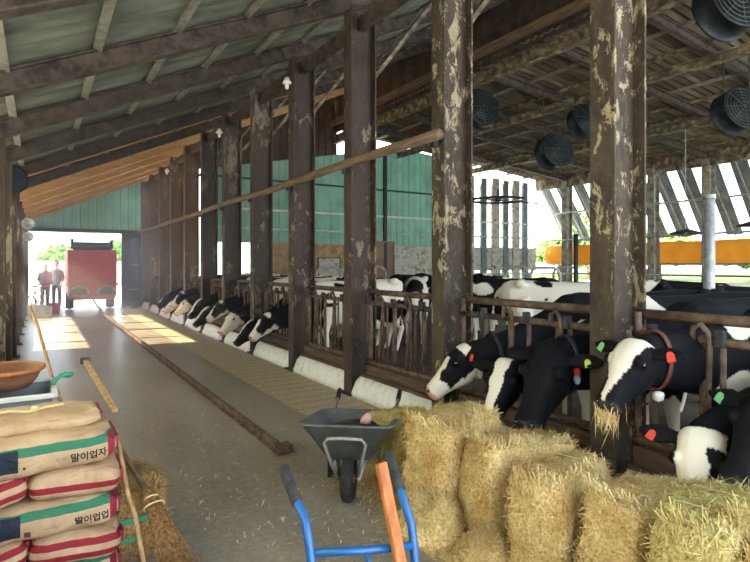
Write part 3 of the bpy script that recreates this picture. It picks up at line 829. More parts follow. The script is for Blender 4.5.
bale(1, (2.40, 3.20, 0), -.12, (.9, .85, .9), 'hay bale second from the far end, beside the wheelbarrow', 'straw_green')
bale(2, (2.31, 2.76, 0), .2, (1.0, 1.08, 1.10), 'tall hay bale with a shaggy rounded top below the white-muzzled cow', tilt=(.05, -.05))
bale(0, (2.44, 2.32, 0), -.1, (1.05, .92, 1.0), 'hay bale with brushed top in front of the black cow with orange tag', tilt=(-.04, .06))
bale(1, (2.36, 1.93, 0), .24, (.9, .84, 1.0), 'hay bale standing in front of the thickest column')
bale(2, (2.42, 1.56, 0), .04, (1.0, .84, .92), 'low leaning hay bale before the broad-foreheaded cow', tilt=(.08, .08))
bale(0, (2.40, 1.20, 0), .2, (.95, .86, 1.08), 'greenish hay bale before the half-white cow', 'straw_green')
bale(1, (2.48, .84, 0), .02, (1.0, .86, 1.04), 'nearest hay bale, cut at the bottom corner of the view')

def heap(cx, cy, rx, ry, h, label, seed, nb=2600):
    rnd = random.Random(seed); mb = MB(); n = 22
    def z(x, y):
        q = ((x-cx)/rx)**2+((y-cy)/ry)**2
        return max(.003, h*max(0, 1-q)**.8*(.8+.5*noise.noise(Vector((x*6, y*6, seed))))+.02*noise.noise(Vector((x*20, y*20, seed)))*(q < 1))
    for i in range(n+1):
        for j in range(n+1):
            x, y = cx+rx*(-1+2*j/n), cy+ry*(-1+2*i/n); mb.v.append((x, y, z(x, y)))
    for i in range(n):
        for j in range(n): q = i*(n+1)+j; mb.f.append((q, q+1, q+n+2, q+n+1))
    pts, ns, ds = [], [], []
    for _ in range(nb):
        x, y = cx+rnd.gauss(0, .45)*rx, cy+rnd.gauss(0, .45)*ry; e = .01
        g = Vector(((z(x-e, y)-z(x+e, y))/(2*e), (z(x, y-e)-z(x, y+e))/(2*e), 1)).normalized()
        d = Vector((rnd.gauss(0, 1), rnd.gauss(0, 1), rnd.gauss(0, .6))); d = (d-g*d.dot(g)).normalized()
        pts.append(Vector((x, y, z(x, y)+.006))); ns.append(g); ds.append(d)
    blades(mb, pts, ns, ds, .12, .0022, rnd, .4)
    tag(mb.build('hay_heap', M['straw'], fix=False), label, 'hay', None, 'stuff')
heap(2.02, 2.58, .2, .24, .3, 'loose hay fallen against the tall shaggy bale', 4)
heap(2.02, 2.14, .16, .2, .18, 'loose hay fallen where the brushed bale meets its neighbour', 6)
heap(2.02, 1.52, .2, .24, .26, 'loose hay slumped before the low leaning bale', 9)
# loose hay between the bales and the kerb, and strewn over the floor
rnd = random.Random(5); mb = MB()
nx, ny = 14, 90; x0, x1, y0, y1 = 2.62, 3.24, .5, 3.7
def hz(x, y):
    e = min(1, (y1-y)/.4, (y-y0)/.3); c = max(0, 1-abs(x-2.86)/.42)
    return max(.0, e)*(.06+.36*c**.7*(.75+.5*noise.noise(Vector((x*3, y*3, 2))))) + .02*noise.noise(Vector((x*14, y*14, 5)))
for i in range(ny+1):
    for j in range(nx+1):
        x, y = x0+(x1-x0)*j/nx, y0+(y1-y0)*i/ny; mb.v.append((x, y, max(.004, hz(x, y))))
for i in range(ny):
    for j in range(nx): q = i*(nx+1)+j; mb.f.append((q, q+1, q+nx+2, q+nx+1))
pts, ns, ds = [], [], []
for _ in range(9000):
    x, y = rnd.uniform(x0, x1), rnd.uniform(y0, y1); pts.append(Vector((x, y, max(.004, hz(x, y))+.01))); ns.append(Vector((rnd.gauss(-.2, .3), rnd.gauss(0, .3), 1)).normalized())
    ds.append(Vector((rnd.gauss(0, 1), rnd.gauss(0, 1), 0)).normalized())
blades(mb, pts, ns, ds, .1, .002, rnd, .35)
tag(mb.build('loose_hay', M['straw'], fix=False), 'loose hay heaped between the bales and the kerb', 'hay', None, 'stuff')
mb = MB(); pts, ns, ds = [], [], []
for _ in range(6500):
    y = rnd.uniform(.5, 4.3); x = 2.12 - abs(rnd.gauss(0, .13)) + (.55*(y > 3.6))
    pts.append(Vector((x, y, .006+abs(rnd.gauss(0, .012))*(x > 1.95)))); ns.append(Vector((rnd.gauss(0, .1), rnd.gauss(0, .1), 1)).normalized()); ds.append(Vector((rnd.gauss(0, 1), rnd.gauss(0, 1), 0)).normalized())
for _ in range(1800):
    y = abs(rnd.gauss(1.5, 3))+.8; x = rnd.uniform(.8, 3.2)
    pts.append(Vector((x, y, .004))); ns.append(Vector((0, 0, 1))); ds.append(Vector((rnd.gauss(0, 1), rnd.gauss(0, 1), 0)).normalized())
blades(mb, pts, ns, ds, .055, .0022, rnd, .08)
tag(mb.build('straw_litter', M['straw'], fix=False), 'strands of hay littered over the floor beside the bales', 'hay', None, 'stuff')
# straw hanging from the mouth of the chewing cow
mb = MB(); pts, ns, ds = [], [], []
for _ in range(130):
    p = Vector((2.78, 1.94, .765)) + Vector((rnd.gauss(0, .022), rnd.gauss(0, .03), -abs(rnd.gauss(0, .04))))
    pts.append(p); ns.append(Vector((-1, rnd.gauss(0, .4), 0)).normalized()); ds.append(Vector((rnd.gauss(0, .22), rnd.gauss(0, .22), -1)).normalized())
blades(mb, pts, ns, ds, .14, .0018, rnd, .2)
tag(mb.build('hay_wisp', M['straw'], fix=False), 'wisp of hay hanging from the chewing cow', 'hay', None, 'stuff')

# ================================================================ FEED SACKS
def sack_mat(name, kind):
    t = NT(name); v = t.coord((1, 1, 1)); sx = t.new('SeparateXYZ'); t.l.new(v, sx.inputs[0])
    wob = t.noise(v, 5, 2)
    c = t.ramp(t.noise(t.coord((1, 1, 1), rnd=True), 7, 5), [(.3, (172, 138, 102)), (.7, (204, 172, 134))])
    def band(sock, lo, hi):
        a = t.new('Math', operation='GREATER_THAN'); t.l.new(sock, a.inputs[0]); a.inputs[1].default_value = lo
        b = t.new('Math', operation='LESS_THAN'); t.l.new(sock, b.inputs[0]); b.inputs[1].default_value = hi
        m_ = t.new('Math', operation='MULTIPLY'); t.l.new(a.outputs[0], m_.inputs[0]); t.l.new(b.outputs[0], m_.inputs[1]); return m_.outputs[0]
    Xs, Ys, Zs = sx.outputs
    if kind == 'green':
        fy = band(Ys, -1, .02)
        g = t.new('Math', operation='MULTIPLY'); t.l.new(band(Zs, .118, .156), g.inputs[0]); t.l.new(fy, g.inputs[1])
        c = t.mix(g.outputs[0], c, lin((52, 116, 86)))
        n_ = t.new('Math', operation='MULTIPLY'); t.l.new(band(Zs, .05, .15), n_.inputs[0]); t.l.new(band(Xs, -1, -.06), n_.inputs[1])
        n2 = t.new('Math', operation='MULTIPLY'); t.l.new(n_.outputs[0], n2.inputs[0]); t.l.new(fy, n2.inputs[1])
        c = t.mix(n2.outputs[0], c, lin((34, 40, 54)))
        w = t.new('Math', operation='MULTIPLY'); t.l.new(band(Xs, .318, .352), w.inputs[0]); t.l.new(band(Zs, .04, .15), w.inputs[1])
        c = t.mix(w.outputs[0], c, lin((146, 36, 54)))
    elif kind == 'red':
        c = t.mix(band(Zs, .1, .132), c, lin((142, 32, 44)))
        c = t.mix(band(Zs, .04, .068), c, lin((142, 32, 44)))
    elif kind == 'onered': c = t.mix(band(Zs, .05, .08), c, lin((142, 32, 44)))
    t.base(c, .7, 0, .3)
    f = t.noise(t.coord((1, 2.5, 1), rnd=True), 9, 5, .6, 1.2); t.bump(f, .8, .02)
    return t.m
M['sack_g'] = sack_mat('sack_green_stripe', 'green'); M['sack_r'] = sack_mat('sack_red_stripes', 'red'); M['sack_o'] = sack_mat('sack_red_band', 'onered'); M['sack_p'] = sack_mat('sack_plain', 'plain')

def sack_mesh(L, Wd, H, seed):
    N = 40; mb = MB(); sv = Vector((seed*3.3, seed, seed*.4)); secs = []
    for i in range(N+1):
        u = -1+2*i/N; ends = (1-abs(u)**7)
        sec = []
        for j in range(32):
            th = 2*PI*j/32; co, si = math.cos(th), math.sin(th)
            y = math.copysign(abs(co)**(.55), co)*Wd/2*(.80+.2*ends); z = math.copysign(abs(si)**.62, si)*H/2*(.42+.58*ends**.6)
            p = Vector((u*L/2, y, z)); nn = .014*noise.noise(Vector((p.x*7, p.y*9, p.z*9))+sv) + .008*noise.noise(Vector((p.x*22, p.y*16, p.z*16))+sv)
            fold = .006*math.sin(p.y*55+2*noise.noise(p*6+sv))*max(0, abs(u)-.72)/.28
            d = Vector((0, co, si))
            sec.append(p + d*(nn+fold) + Vector((0, 0, H/2)))
        secs.append(sec)
    mb.loft(secs)
    return mb
def project(me, bvh, direction, fix):
    for v_ in me.vertices:
        hit = bvh.ray_cast(Vector(v_.co) - direction*.5, direction)
        if hit[0] is not None: v_.co = hit[0] - direction*fix
def text_mesh(txt, size):
    cu_ = bpy.data.curves.new('t', 'FONT'); cu_.body = txt; cu_.size = size; cu_.resolution_u = 2; cu_.offset = .0012
    o = bpy.data.objects.new('t', cu_); C.objects.link(o)
    dg = bpy.context.evaluated_depsgraph_get(); me = bpy.data.meshes.new_from_object(o.evaluated_get(dg))
    bpy.data.objects.remove(o); return me
M['red_seam'] = plain('red_seam', (150, 40, 58)); M['ink'] = plain('black_ink', (36, 32, 32), .7); M['ink_pale'] = plain('pale_ink', (150, 130, 110), .7)
def print_on(t, mb, txt, size, x, z, m, name='lettering', top=False):
    me0 = mb.mesh('tmp'); bvh = BVHTree.FromPolygons([v.co for v in me0.vertices], [tuple(p.vertices) for p in me0.polygons])
    me = text_mesh(txt, size)
    b = bmesh.new(); b.from_mesh(me); bmesh.ops.triangulate(b, faces=b.faces); bmesh.ops.subdivide_edges(b, edges=b.edges, cuts=1); b.to_mesh(me); b.free()
    for v_ in me.vertices:
        v_.co = Vector((x+v_.co.x, -1 if not top else z+v_.co.y, z+v_.co.y if not top else 1))
    dr_ = Vector((0, 1, 0)) if not top else Vector((0, 0, -1))
    project(me, bvh, dr_, .0025)
    bpy.data.meshes.remove(me0)
    return link(name, me, m, t)
def sack(label, loc, rz, L, Wd, H, kind, seed, tilt=0.0, roll=0.0, prints=()):
    t = thing('feed_sack', label, 'feed sack', loc, rz); t.rotation_euler = (roll, tilt, rz)
    mb = sack_mesh(L, Wd, H, seed); bag_ = mb.build('bag', M['sack_'+kind[0]], t, True)
    for p in prints: print_on(bag_, mb, *p)
    # sewn end seam and tie
    for s in (-1, 1):
        MB().box((s*(L/2+.006), 0, H/2), (.02, Wd*.62, H*.34)).build('seam', M['red_seam'], t, bevel=.004)
    return t
SX, SY = .0, 3.22
def P_(txt, size, x, z, m, name='lettering'): return (txt, size, x, z, M[m], name)
w_ = .72; h_ = .165
sack('kraft feed sack lying at the bottom of the stack', (SX-.02, SY, .0), .02, .72, .44, .155, 'green', 1)
sack('kraft feed sack with red stripes, lower layer at the wall end', (-.22, SY-.02, .13), .12, .34, .40, h_, 'red', 2, -.16)
sack('kraft feed sack with two red stripes, lower layer at the aisle end', (.155, SY, .125), -.03, .40, .44, h_, 'red', 3, .06)
sack('green-striped kraft sack with dark panel, middle of the stack', (SX-.02, SY, .28), .02, .72, .44, .18, 'green', 4, 0, 0,
     (P_('말이업업', .042, .16, .055, 'ink'), P_('▤', .03, -.045, .05, 'ink'), P_('~~~', .04, .03, .06, 'ink_pale')))
sack('kraft sack with red stripes, upper layer at the wall end', (-.22, SY-.02, .45), .12, .33, .40, .16, 'red', 5, -.14)
sack('kraft sack with a red band and creased middle, upper layer at the aisle end', (.15, SY, .45), -.02, .40, .44, .155, 'onered', 6, .05)
sack('green-striped kraft sack near the top, its red end label showing', (SX-.03, SY, .595), .03, .72, .44, .185, 'green', 7, -.01, .04,
     (P_('말이업자', .044, .15, .062, 'ink'), P_('▪', .03, -.045, .06, 'ink'), P_('= =', .03, .09, .07, 'ink_pale')))
sack('topmost kraft sack lying behind the stack front', (SX-.06, SY+.10, .77), .03, .66, .36, .07, 'plain', 9, 0, .05)

# ================================================================ bin, tub, poles, brooms beside the sacks
bn = thing('feed_bin', 'blue-grey bin with a white rim behind the sacks', 'bin', (-.26, 4.12, 0))
def open_box(w, d, h, th=.012, taper=.06):
    mb = MB()
    o0 = [(-w/2+taper, -d/2+taper, 0), (w/2-taper, -d/2+taper, 0), (w/2-taper, d/2-taper, 0), (-w/2+taper, d/2-taper, 0)]
    o1 = [(-w/2, -d/2, h), (w/2, -d/2, h), (w/2, d/2, h), (-w/2, d/2, h)]
    i1 = [(x*(1-2*th/w), y*(1-2*th/d), h) for x, y, _ in o1]; i0 = [(x*.96, y*.96, th) for x, y, _ in o0]
    mb.loft([o0, o1, i1, i0]); return mb
open_box(.66, .5, .80).build('body', M['bin_blue'], bn)
mb = MB()
for a, b in (((-.34, -.26), (.34, -.26)), ((.34, -.26), (.34, .26)), ((.34, .26), (-.34, .26)), ((-.34, .26), (-.34, -.26))): mb.bar((a[0], a[1], .8), (b[0], b[1], .8), .035, .03)
mb.build('rim', M['white_paint'], bn, bevel=.006)
MB().box((.32, .0, .38), (.02, .3, .5)).build('side_panel', M['dark_metal'], bn)
tb = thing('brown_tub', 'shallow brown tub resting on the bin', 'tub', (-.22, 4.2, .815))
MB().lathe([(.17, 0), (.21, .05), (.232, .10), (.245, .11), (.245, .125), (.225, .12), (.2, .06), (.15, .02), (.0, .018)], 28).build('bowl', M['tub_brown'], tb, True)
MB().tube([(.245*math.cos(2*PI*i/28), .245*math.sin(2*PI*i/28), .118) for i in range(28)], .014, 8, True).build('rim', M['orange_wood'], tb, True)
sc = thing('green_scoop', 'green plastic scoop hooked beside the brown tub', 'scoop', (.12, 4.15, .815))
MB().tube([(-.05, -.03, .0), (-.03, -.01, .03), (0, 0, .05)], .014, 8).build('handle', M['green_plastic'], sc, True)
MB().tube([(.0, 0, .05), (.03, .0, .058), (.06, .02, .05), (.05, .05, .04), (.01, .04, .045)], .016, 8, True).build('ring', M['green_plastic'], sc, True)
rp = thing('pale_rope', 'pale knotted rope across the top sack', 'rope', (-.3, 3.3, .855))
MB().tube([(-.15+.08*i, .02*math.sin(i*1.3), .012*math.sin(i*2.1)) for i in range(8)], .008, 6).build('cord', M['twine'], rp, True)
MB().ball((.28, .01, .0), (.02, .016, .018)).build('knot', M['twine'], rp, True)

def pole(name, label, cat, a, b, r, m, flat=None):
    a, b = Vector(a), Vector(b); t = thing(name, label, cat, tuple(b)); d = a-b; n_ = 8
    if flat: MB().bar((0, 0, 0), tuple(d), flat[0], flat[1]).build('shaft', m, t, bevel=.004)
    else: MB().tube([d*(i/n_) + Vector((.006*math.sin(i*2.1), .006*math.cos(i*1.7), 0)) for i in range(n_+1)], [r*(1-.15*i/n_) for i in range(n_+1)], 9).build('shaft', m, t, True)
    return t
pl = pole('bamboo_pole', 'long bamboo pole leaning over the brown tub', 'pole', (-.06, 5.25, 1.26), (.31, 3.62, .0), .014, M['pale_wood'])
pk = pole('wooden_stake', 'pale wooden stake sticking up behind the sacks', 'stake', (.28, 4.42, .91), (.36, 3.36, .78), .02, M['pale_wood'], (.034, .024))
MB().box((-.08, 1.06, .13), (.06, .05, .04)).build('cap', M['dark_metal'], pk)
th_ = pole('tool_handle', 'thin wooden tool handle leaning along the sack stack', 'tool handle', (.35, 3.3, .70), (.45, 2.55, .0), .0125, M['pale_wood'])
MB().lathe([(.018, .0), (.02, .05), (.014, .06)], 10).build('ferrule', M['dark_metal'], th_, True)
br = thing('straw_broom', 'straw broom leaning head-down beside the sacks', 'broom', (.62, 2.55, 0))
top = Vector((-.26, .99, .60)); neck = Vector((-.12, .50, .37))
MB().tube([top, (top+neck)/2, neck, neck*.7], [.013, .014, .015, .015], 10).build('handle', M['wood_beam'], br, True)
rnd = random.Random(3); mb = MB(); ax = (Vector((0, 0, 0)) - neck).normalized(); u = ax.cross(Vector((0, 0, 1))).normalized(); w = ax.cross(u)
for i in range(420):
    a, q = rnd.uniform(0, 2*PI), math.sqrt(rnd.random()); r0, r1 = .03*q, .11*q
    o_ = u*math.cos(a); o2 = w*math.sin(a)*.55
    p0 = neck - ax*.06 + (o_+o2)*r0; p1 = neck + ax*.25 + (o_+o2)*r1*.6; p2 = neck + ax*rnd.uniform(.5, .62) + (o_+o2)*r1 + Vector((rnd.gauss(0, .012), rnd.gauss(0, .012), 0))
    p2.z = max(p2.z, .004)
    mb.tube([p0, p1, p2], [.003, .0028, .0015], 4)
mb.build('bristles', M['straw_dark'], br)
for q in (.0, .05):
    c = neck + ax*q
    MB().tube([c + (u*math.cos(2*PI*i/16)+w*math.sin(2*PI*i/16)*.7)*(.034+q*.4) for i in range(16)], .005, 6, True).build('binding', M['twine'], br, True)
sb = thing('straw_bundle', 'bundle of straw with pale green bands behind the broom', 'bundle', (.47, 3.45, 0), .05)
me = bale_mesh('bundle', .25, .5, .36, 29, 3000); link('straw', me, M['straw_tan'], sb)
for z in (.12, .22):
    MB().box((0, -.275, z), (.25, .012, .025)).build('band', M['green_plastic'], sb)

# ================================================================ WHEELBARROW
hd = -Vector((.61, .79, 0))
wb = thing('wheelbarrow', 'grey-green wheelbarrow on the aisle floor beside the hay', 'wheelbarrow', (1.78, 3.21, 0), math.atan2(hd.y, hd.x))
# local: +x towards the wheel, wheel centre at x=0
secs = []
def rect(x0, x1, hw0, hw1, z0, z1, rr=.04):
    pts = []
    for (x, hw, z, sx, sy) in ((x1, hw1, z1, 1, 1), (x0, hw0, z0, -1, 1), (x0, hw0, z0, -1, -1), (x1, hw1, z1, 1, -1)):
        c = Vector((x - sx*rr, sy*(hw-rr), z))
        a0 = {(1, 1): 0, (-1, 1): 90, (-1, -1): 180, (1, -1): 270}[(sx, sy)]
        for i in range(4): a = R(a0 + 30*i); pts.append(c + Vector((rr*math.cos(a), rr*math.sin(a), 0)))
    return pts
def rt(x0, x1, h0, h1, z0, z1, rr): return rect(x0, x1, h0, h1, z0, z1, rr)
MB().loft([rt(-.46, .03, .15, .15, .26, .29, .05), rt(-.64, .13, .31, .31, .435, .535, .07), rt(-.655, .145, .325, .325, .44, .54, .08), rt(-.655, .145, .325, .325, .45, .55, .08),
           rt(-.625, .115, .295, .295, .45, .55, .07), rt(-.45, .02, .14, .14, .275, .305, .05)]).build('tray', M['barrow'], wb, True)
tyre_ = MB().lathe([(.085, -.035), (.125, -.042), (.148, -.028), (.155, 0), (.148, .028), (.125, .042), (.085, .035)], 28, 'y', (0, 0, .155)).build('tyre', M['black_rubber'], wb, True)
MB().lathe([(.0, -.04), (.03, -.04), (.035, -.02), (.088, -.016), (.088, .016), (.035, .02), (.03, .04), (0, .04)], 20, 'y', (0, 0, .155)).build('wheel_hub', M['rust'], tyre_, True)
for s in (-1, 1):
    MB().tube([(.03, s*.07, .155), (-.06, s*.1, .25), (-.3, s*.17, .25), (-.75, s*.25, .33), (-1.15, s*.27, .42)], .015, 9).build('side_rail', M['barrow_tube'], wb, True)
    MB().tube([(-1.12, s*.268, .412), (-1.27, s*.275, .455)], .021, 10).build('grip', M['black_rubber'], wb, True)
    MB().tube([(-.30, s*.19, .26), (-.36, s*.2, .02), (-.42, s*.2, .012), (-.52, s*.21, .2), (-.54, s*.21, .30)], .014, 8).build('leg', M['dark_metal'], wb, True)
    MB().bar((.02, s*.055, .155), (-.1, s*.1, .28), .03, .012).build('fork', M['rust'], wb)
pts = [(.0, -.06, .155), (.10, -.10, .28), (.165, -.135, .44), (.175, -.11, .475), (.178, 0, .48), (.175, .11, .475), (.165, .135, .44), (.10, .10, .28), (.0, .06, .155)]
MB().tube(pts, .012, 9).build('front_hoop', M['barrow_tube'], wb, True)
pb = thing('pink_bowl', 'pink bowl showing over the wheelbarrow tray', 'bowl', tuple(wb.location + Vector((.24, .12, .33))))
MB().lathe([(.02, 0), (.04, .02), (.055, .045), (.05, .045), (.04, .025), (.0, .008)], 20).build('shell', M['pink'], pb, True); pb.rotation_euler = (R(-60), 0, .3); pb.location.z = .47
mb = MB()
for i in range(9):
    secs_ = None
rg = []
for r_, z_ in ((.0, .46), (.1, .455), (.18, .43), (.24, .40)):
    rg.append([Vector((-.24+1.25*r_*math.cos(2*PI*j/20), .9*r_*math.sin(2*PI*j/20), z_+.012*noise.noise(Vector((r_*20, j, 1))))) for j in range(20)])
MB().loft(rg[::-1]).build('load', M['soil'], wb, True)

# ================================================================ BLUE HAND CART (only its handles rise into view)
# world layout: handles lean away from the photographer
hc = thing('blue_hand_cart', 'bright blue hand cart with two dark grips near the wheelbarrow', 'hand cart', (1.07, 1.78, 0))
HB = Vector((1.07, 1.78, 0))
CL = [Vector(q)-HB for q in ((.877, 1.72, .08), (.877, 1.84, .36), (.878, 1.89, .52), (.878, 1.93, .61), (.873, 1.99, .646), (.876, 2.06, .683))]
CR = [Vector(q)-HB for q in ((1.26, 1.62, .08), (1.268, 1.73, .34), (1.282, 1.77, .47), (1.288, 1.80, .55), (1.29, 1.88, .652), (1.305, 1.94, .69))]
for pts, s in ((CL, -1), (CR, 1)):
    MB().tube(pts, .0175, 14).build('side_tube', M['blue_paint'], hc, True); st_ = hc
    d = (pts[-1]-pts[-2]).normalized()
    a0 = pts[-1]-d*.075
    MB().tube([a0, a0+d*.004, a0+d*.07, a0+d*.14, a0+d*.19, a0+d*.2], [.0185, .0235, .022, .0235, .0225, .012], 16).build('grip', M['grip'], hc, True)
    MB().lathe([(.06, -.03), (.10, -.035), (.12, 0), (.10, .035), (.06, .03)], 22, 'x', tuple(pts[0]+Vector((s*.07, -.04, .04)))).build('wheel', M['black_rubber'], hc, True)
MB().tube([CL[2]-Vector((0, .003, .02)), (CL[2]+CR[2])/2-Vector((0, .01, .012)), CR[2]], .0155, 12).build('upper_crossbar', M['blue_paint'], hc, True)
MB().tube([CL[0]+Vector((0, .04, .1)), CR[0]+Vector((0, .04, .1))], .015, 12).build('lower_crossbar', M['blue_paint'], hc, True)
MB().tube([CL[0]+Vector((-.07, -.04, .04)), CR[0]+Vector((.07, -.04, .04))], .012, 10).build('axle', M['dark_metal'], hc, True)
MB().box((0, -.25, .012), (.40, .2, .012)).build('toe_plate', M['blue_paint'], hc)
mid = (CL[2]+CR[2])/2
MB().tube([mid-Vector((0, .01, .012)), mid-Vector((0, .06, .05)), mid-Vector((0, .1, .25))], .009, 8).build('brace', M['blue_paint'], hc, True)
wh = thing('wooden_stick', 'reddish wooden stick leaning against the blue cart', 'stick', (1.215, 1.60, 0))
MB().bar((0, 0, .01), (-.04, .25, .80), .05, .026).build('shaft', M['orange_wood'], wh, bevel=.006)
MB().box((0, -.01, .012), (.1, .06, .024)).build('foot', M['dark_metal'], wh, bevel=.004)

# ================================================================ FANS UNDER THE ROOF
def fan(label, c, r, ztop, rz=.3, tilt=-.22):
    t = thing('barn_fan', label, 'fan', c, rz)
    rot = Matrix.Rotation(tilt, 4, 'X')
    def put(o): o.data.transform(rot); return o
    D_ = .36                                   # axis along local -y, grille towards -y
    put(MB().lathe([(r*.97, -D_/2), (r*1.03, -D_/2), (r*1.03, -D_/2+.03), (r, -D_/2+.03), (r, D_/2-.03), (r*1.03, D_/2-.03), (r*1.03, D_/2), (r*.97, D_/2), (r*.97, -D_/2)], 32, 'y').build('drum', M['fan_black'], t, True))
    g = MB()
    for q in (.25, .42, .58, .74, .9):
        g.tube([(r*q*math.cos(2*PI*i/28), -D_/2-.01-.03*(1-q), r*q*math.sin(2*PI*i/28)) for i in range(28)], .005, 5, True)
    for i in range(8):
        a = 2*PI*i/8; g.bar((0, -D_/2-.04, 0), (r*math.cos(a), -D_/2, r*math.sin(a)), .008, .008)
    put(g.build('guard_grille', M['grille'], t))
    put(MB().lathe([(.0, -.12), (.07, -.12), (.09, -.06), (.09, .1), (.0, .12)], 16, 'y').build('motor', M['galv'], t, True))
    for i in range(5):
        a = 2*PI*i/5; e = Vector((math.cos(a), 0, math.sin(a))); s = Vector((-math.sin(a), 0, math.cos(a)))
        secs = [[e*q*r + s*w_ + Vector((0, y_, 0)) for w_, y_ in ((-wd, -tw), (wd, tw), (wd, tw+.008), (-wd, -tw+.008))] for q, wd, tw in ((.15, .05, .05), (.55, .1, .05), (.92, .12, .03))]
        put(MB().loft(secs).build('blade', M['dark_metal'], t))
    for s in (-1, 1):
        MB().tube([(s*r*.7, 0, r*.6), (s*r*.7, 0, ztop-c[2])], .012, 6).build('hanger', M['dark_metal'], t)
    return t
fan('large black drum fan high by the roof break, its grille tipped down', (8.15, 3.8, 5.2), .43, zr(8.15), -.35)
fan('black drum fan hung below the low roof near the open side, grille in view', (11.8, 5.37, 4.66), .43, zl(11.8)+.1, -.35)
fan('black drum fan hung in the middle of the pens', (10.9, 9.12, 4.42), .43, zl(10.9)+.1, -.25)
fan('black drum fan half hidden behind the second column', (8.95, 9.7, 5.3), .45, zl(8.95)+.1, -.2)
fan('black drum fan peeping out behind the thickest column', (11.45, 8.6, 5.15), .42, zl(11.45)+.1, -.3)
wf = thing('wall_fan', 'dark round fan bracketed to the aisle wall post', 'fan', (-.40, 10.3, 2.95), .35)
MB().lathe([(.2, -.1), (.23, -.1), (.23, .1), (.2, .1)], 28, 'y').build('drum', M['fan_black'], wf, True)
MB().lathe([(.0, -.06), (.19, -.05), (.19, .04), (.0, .06)], 20, 'y').build('rotor', M['dark_metal'], wf, True)
MB().bar((0, .1, 0), (-.3, .35, .05), .05, .05).build('bracket', M['dark_metal'], wf)
for z_, r_, nm in ((2.55, .13, 'upper'), (2.25, .11, 'lower')):
    hn = thing('horn_speaker', 'small round horn on the far wall post, the %s of two' % nm, 'horn', (-.22, 14.8, z_))
    MB().lathe([(.02, .14), (.03, .05), (r_*.6, -.02), (r_, -.1), (r_*.9, -.1), (.02, .0)], 18, 'y').build('bell', M['galv'], hn, True)
    MB().bar((0, .1, 0), (-.26, .12, 0), .03, .03).build('bracket', M['dark_metal'], hn)
rf = thing('ring_fan', 'big round ceiling fan in a hoop near the open pen corner', 'fan', (14.1, 14.3, 3.95))
MB().tube([(.95*math.cos(2*PI*i/40), .95*math.sin(2*PI*i/40), 0) for i in range(40)], .045, 8, True).build('hoop', M['dark_metal'], rf, True)
MB().lathe([(0, -.06), (.12, -.05), (.12, .06), (.03, .1), (.03, .4), (0, .4)], 14).build('hub', M['dark_metal'], rf, True)
for i in range(6):
    a = 2*PI*i/6; e = Vector((math.cos(a), math.sin(a), 0))
    MB().bar(e*.1, e*.94, .12, .015).build('blade', M['dark_metal'], rf)
for i in range(3):
    a = 2*PI*i/3; MB().tube([(.9*math.cos(a), .9*math.sin(a), 0), (.05*math.cos(a), .05*math.sin(a), zl(14.1)+.2-3.95)], .01, 6).build('hanger', M['dark_metal'], rf)
for i, (x, y, z, nm) in enumerate(((15.2, 8.2, 2.5, 'by the second side column'), (15.4, 6.6, 2.62, 'by the third side column'))):
    dl = thing('dish_lamp', 'flat dark dish lamp hung over the pens %s' % nm, 'lamp', (x, y, z))
    MB().lathe([(0, .1), (.08, .1), (.38, .0), (.42, -.03), (.40, -.035), (.1, .05), (0, .05)], 24).build('shade', M['dark_metal'], dl, True)
    MB().tube([(0, 0, .08), (0, 0, zl(x)+.2-z)], .014, 6).build('rod', M['galv'], dl)
    MB().ball((0, 0, .0), .05).build('bulb', M['bulb'], dl, True)

# posts and stall hoops in the pens
for x, y, h, r, m, nm in ((6.62, 3.3, 2.42, .06, 'galv', 'round grey post standing behind the nearest headlocks'), (11.8, 9.16, 2.4, .06, 'dark_metal', 'thin dark post standing deep in the pens')):
    p_ = thing('pen_post', nm, 'post', (x, y, 0)); MB().tube([(0, 0, 0), (0, 0, h)], r, 12).build('pipe', M[m], p_, True)
    MB().lathe([(r+.008, h-.06), (r+.008, h), (0, h+.01)], 12).build('cap', M[m], p_, True)
    MB().lathe([(r+.05, 0), (r+.05, .02), (r, .04)], 12).build('foot', M['dark_metal'], p_, True)
for i, (x, y, rz, nm) in enumerate(((9.75, 8.4, -.85, 'behind the cream cow'), (7.3, 12.9, -.5, 'near the door panel'), (6.3, 12.4, -.5, 'nearest the columns'), (8.3, 13.4, -.5, 'by the tan end wall'), (11.8, 11.2, -.8, 'deep in the pens'), (12.8, 10.3, -.8, 'under the hoop fan'))):
    s_ = thing('stall_hoop', 'bent grey pipe stall divider %s' % nm, 'stall divider', (x, y, 0), rz)
    MB().tube([(-.32, 0, 0), (-.32, 0, 1.35), (-.28, 0, 1.48), (-.18, 0, 1.54), (.18, 0, 1.54), (.28, 0, 1.48), (.32, 0, 1.35), (.32, 0, 0)], .035, 8).build('hoop', M['galv'], s_, True)
    MB().tube([(-.32, 0, .7), (.32, 0, .7)], .025, 8).build('crossbar', M['galv'], s_, True)
gt = thing('pen_gate', 'grey pipe gate across the open end of the pens', 'gate', (15.9, 15.9, 0))
for z in (.35, .65, .95, 1.25): MB().tube([(-1.5, 0, z), (1.5, 0, z)], .02, 6).build('bar', M['galv'], gt, True)
for x in (-1.5, 0, 1.5): MB().tube([(x, 0, 0), (x, 0, 1.35)], .025, 6).build('upright', M['galv'], gt, True)
wt = thing('blue_water_can', 'blue can hung on the pen end post', 'can', (13.9, 15.9, 3.35))
MB().lathe([(0, -.16), (.12, -.16), (.13, .1), (.05, .17), (0, .17)], 16).build('drum', M['blue_paint'], wt, True)
MB().tube([(.0, .02, .16), (.06, .2, .2), (.0, .5, .1)], .012, 6).build('hook', M['dark_metal'], wt)

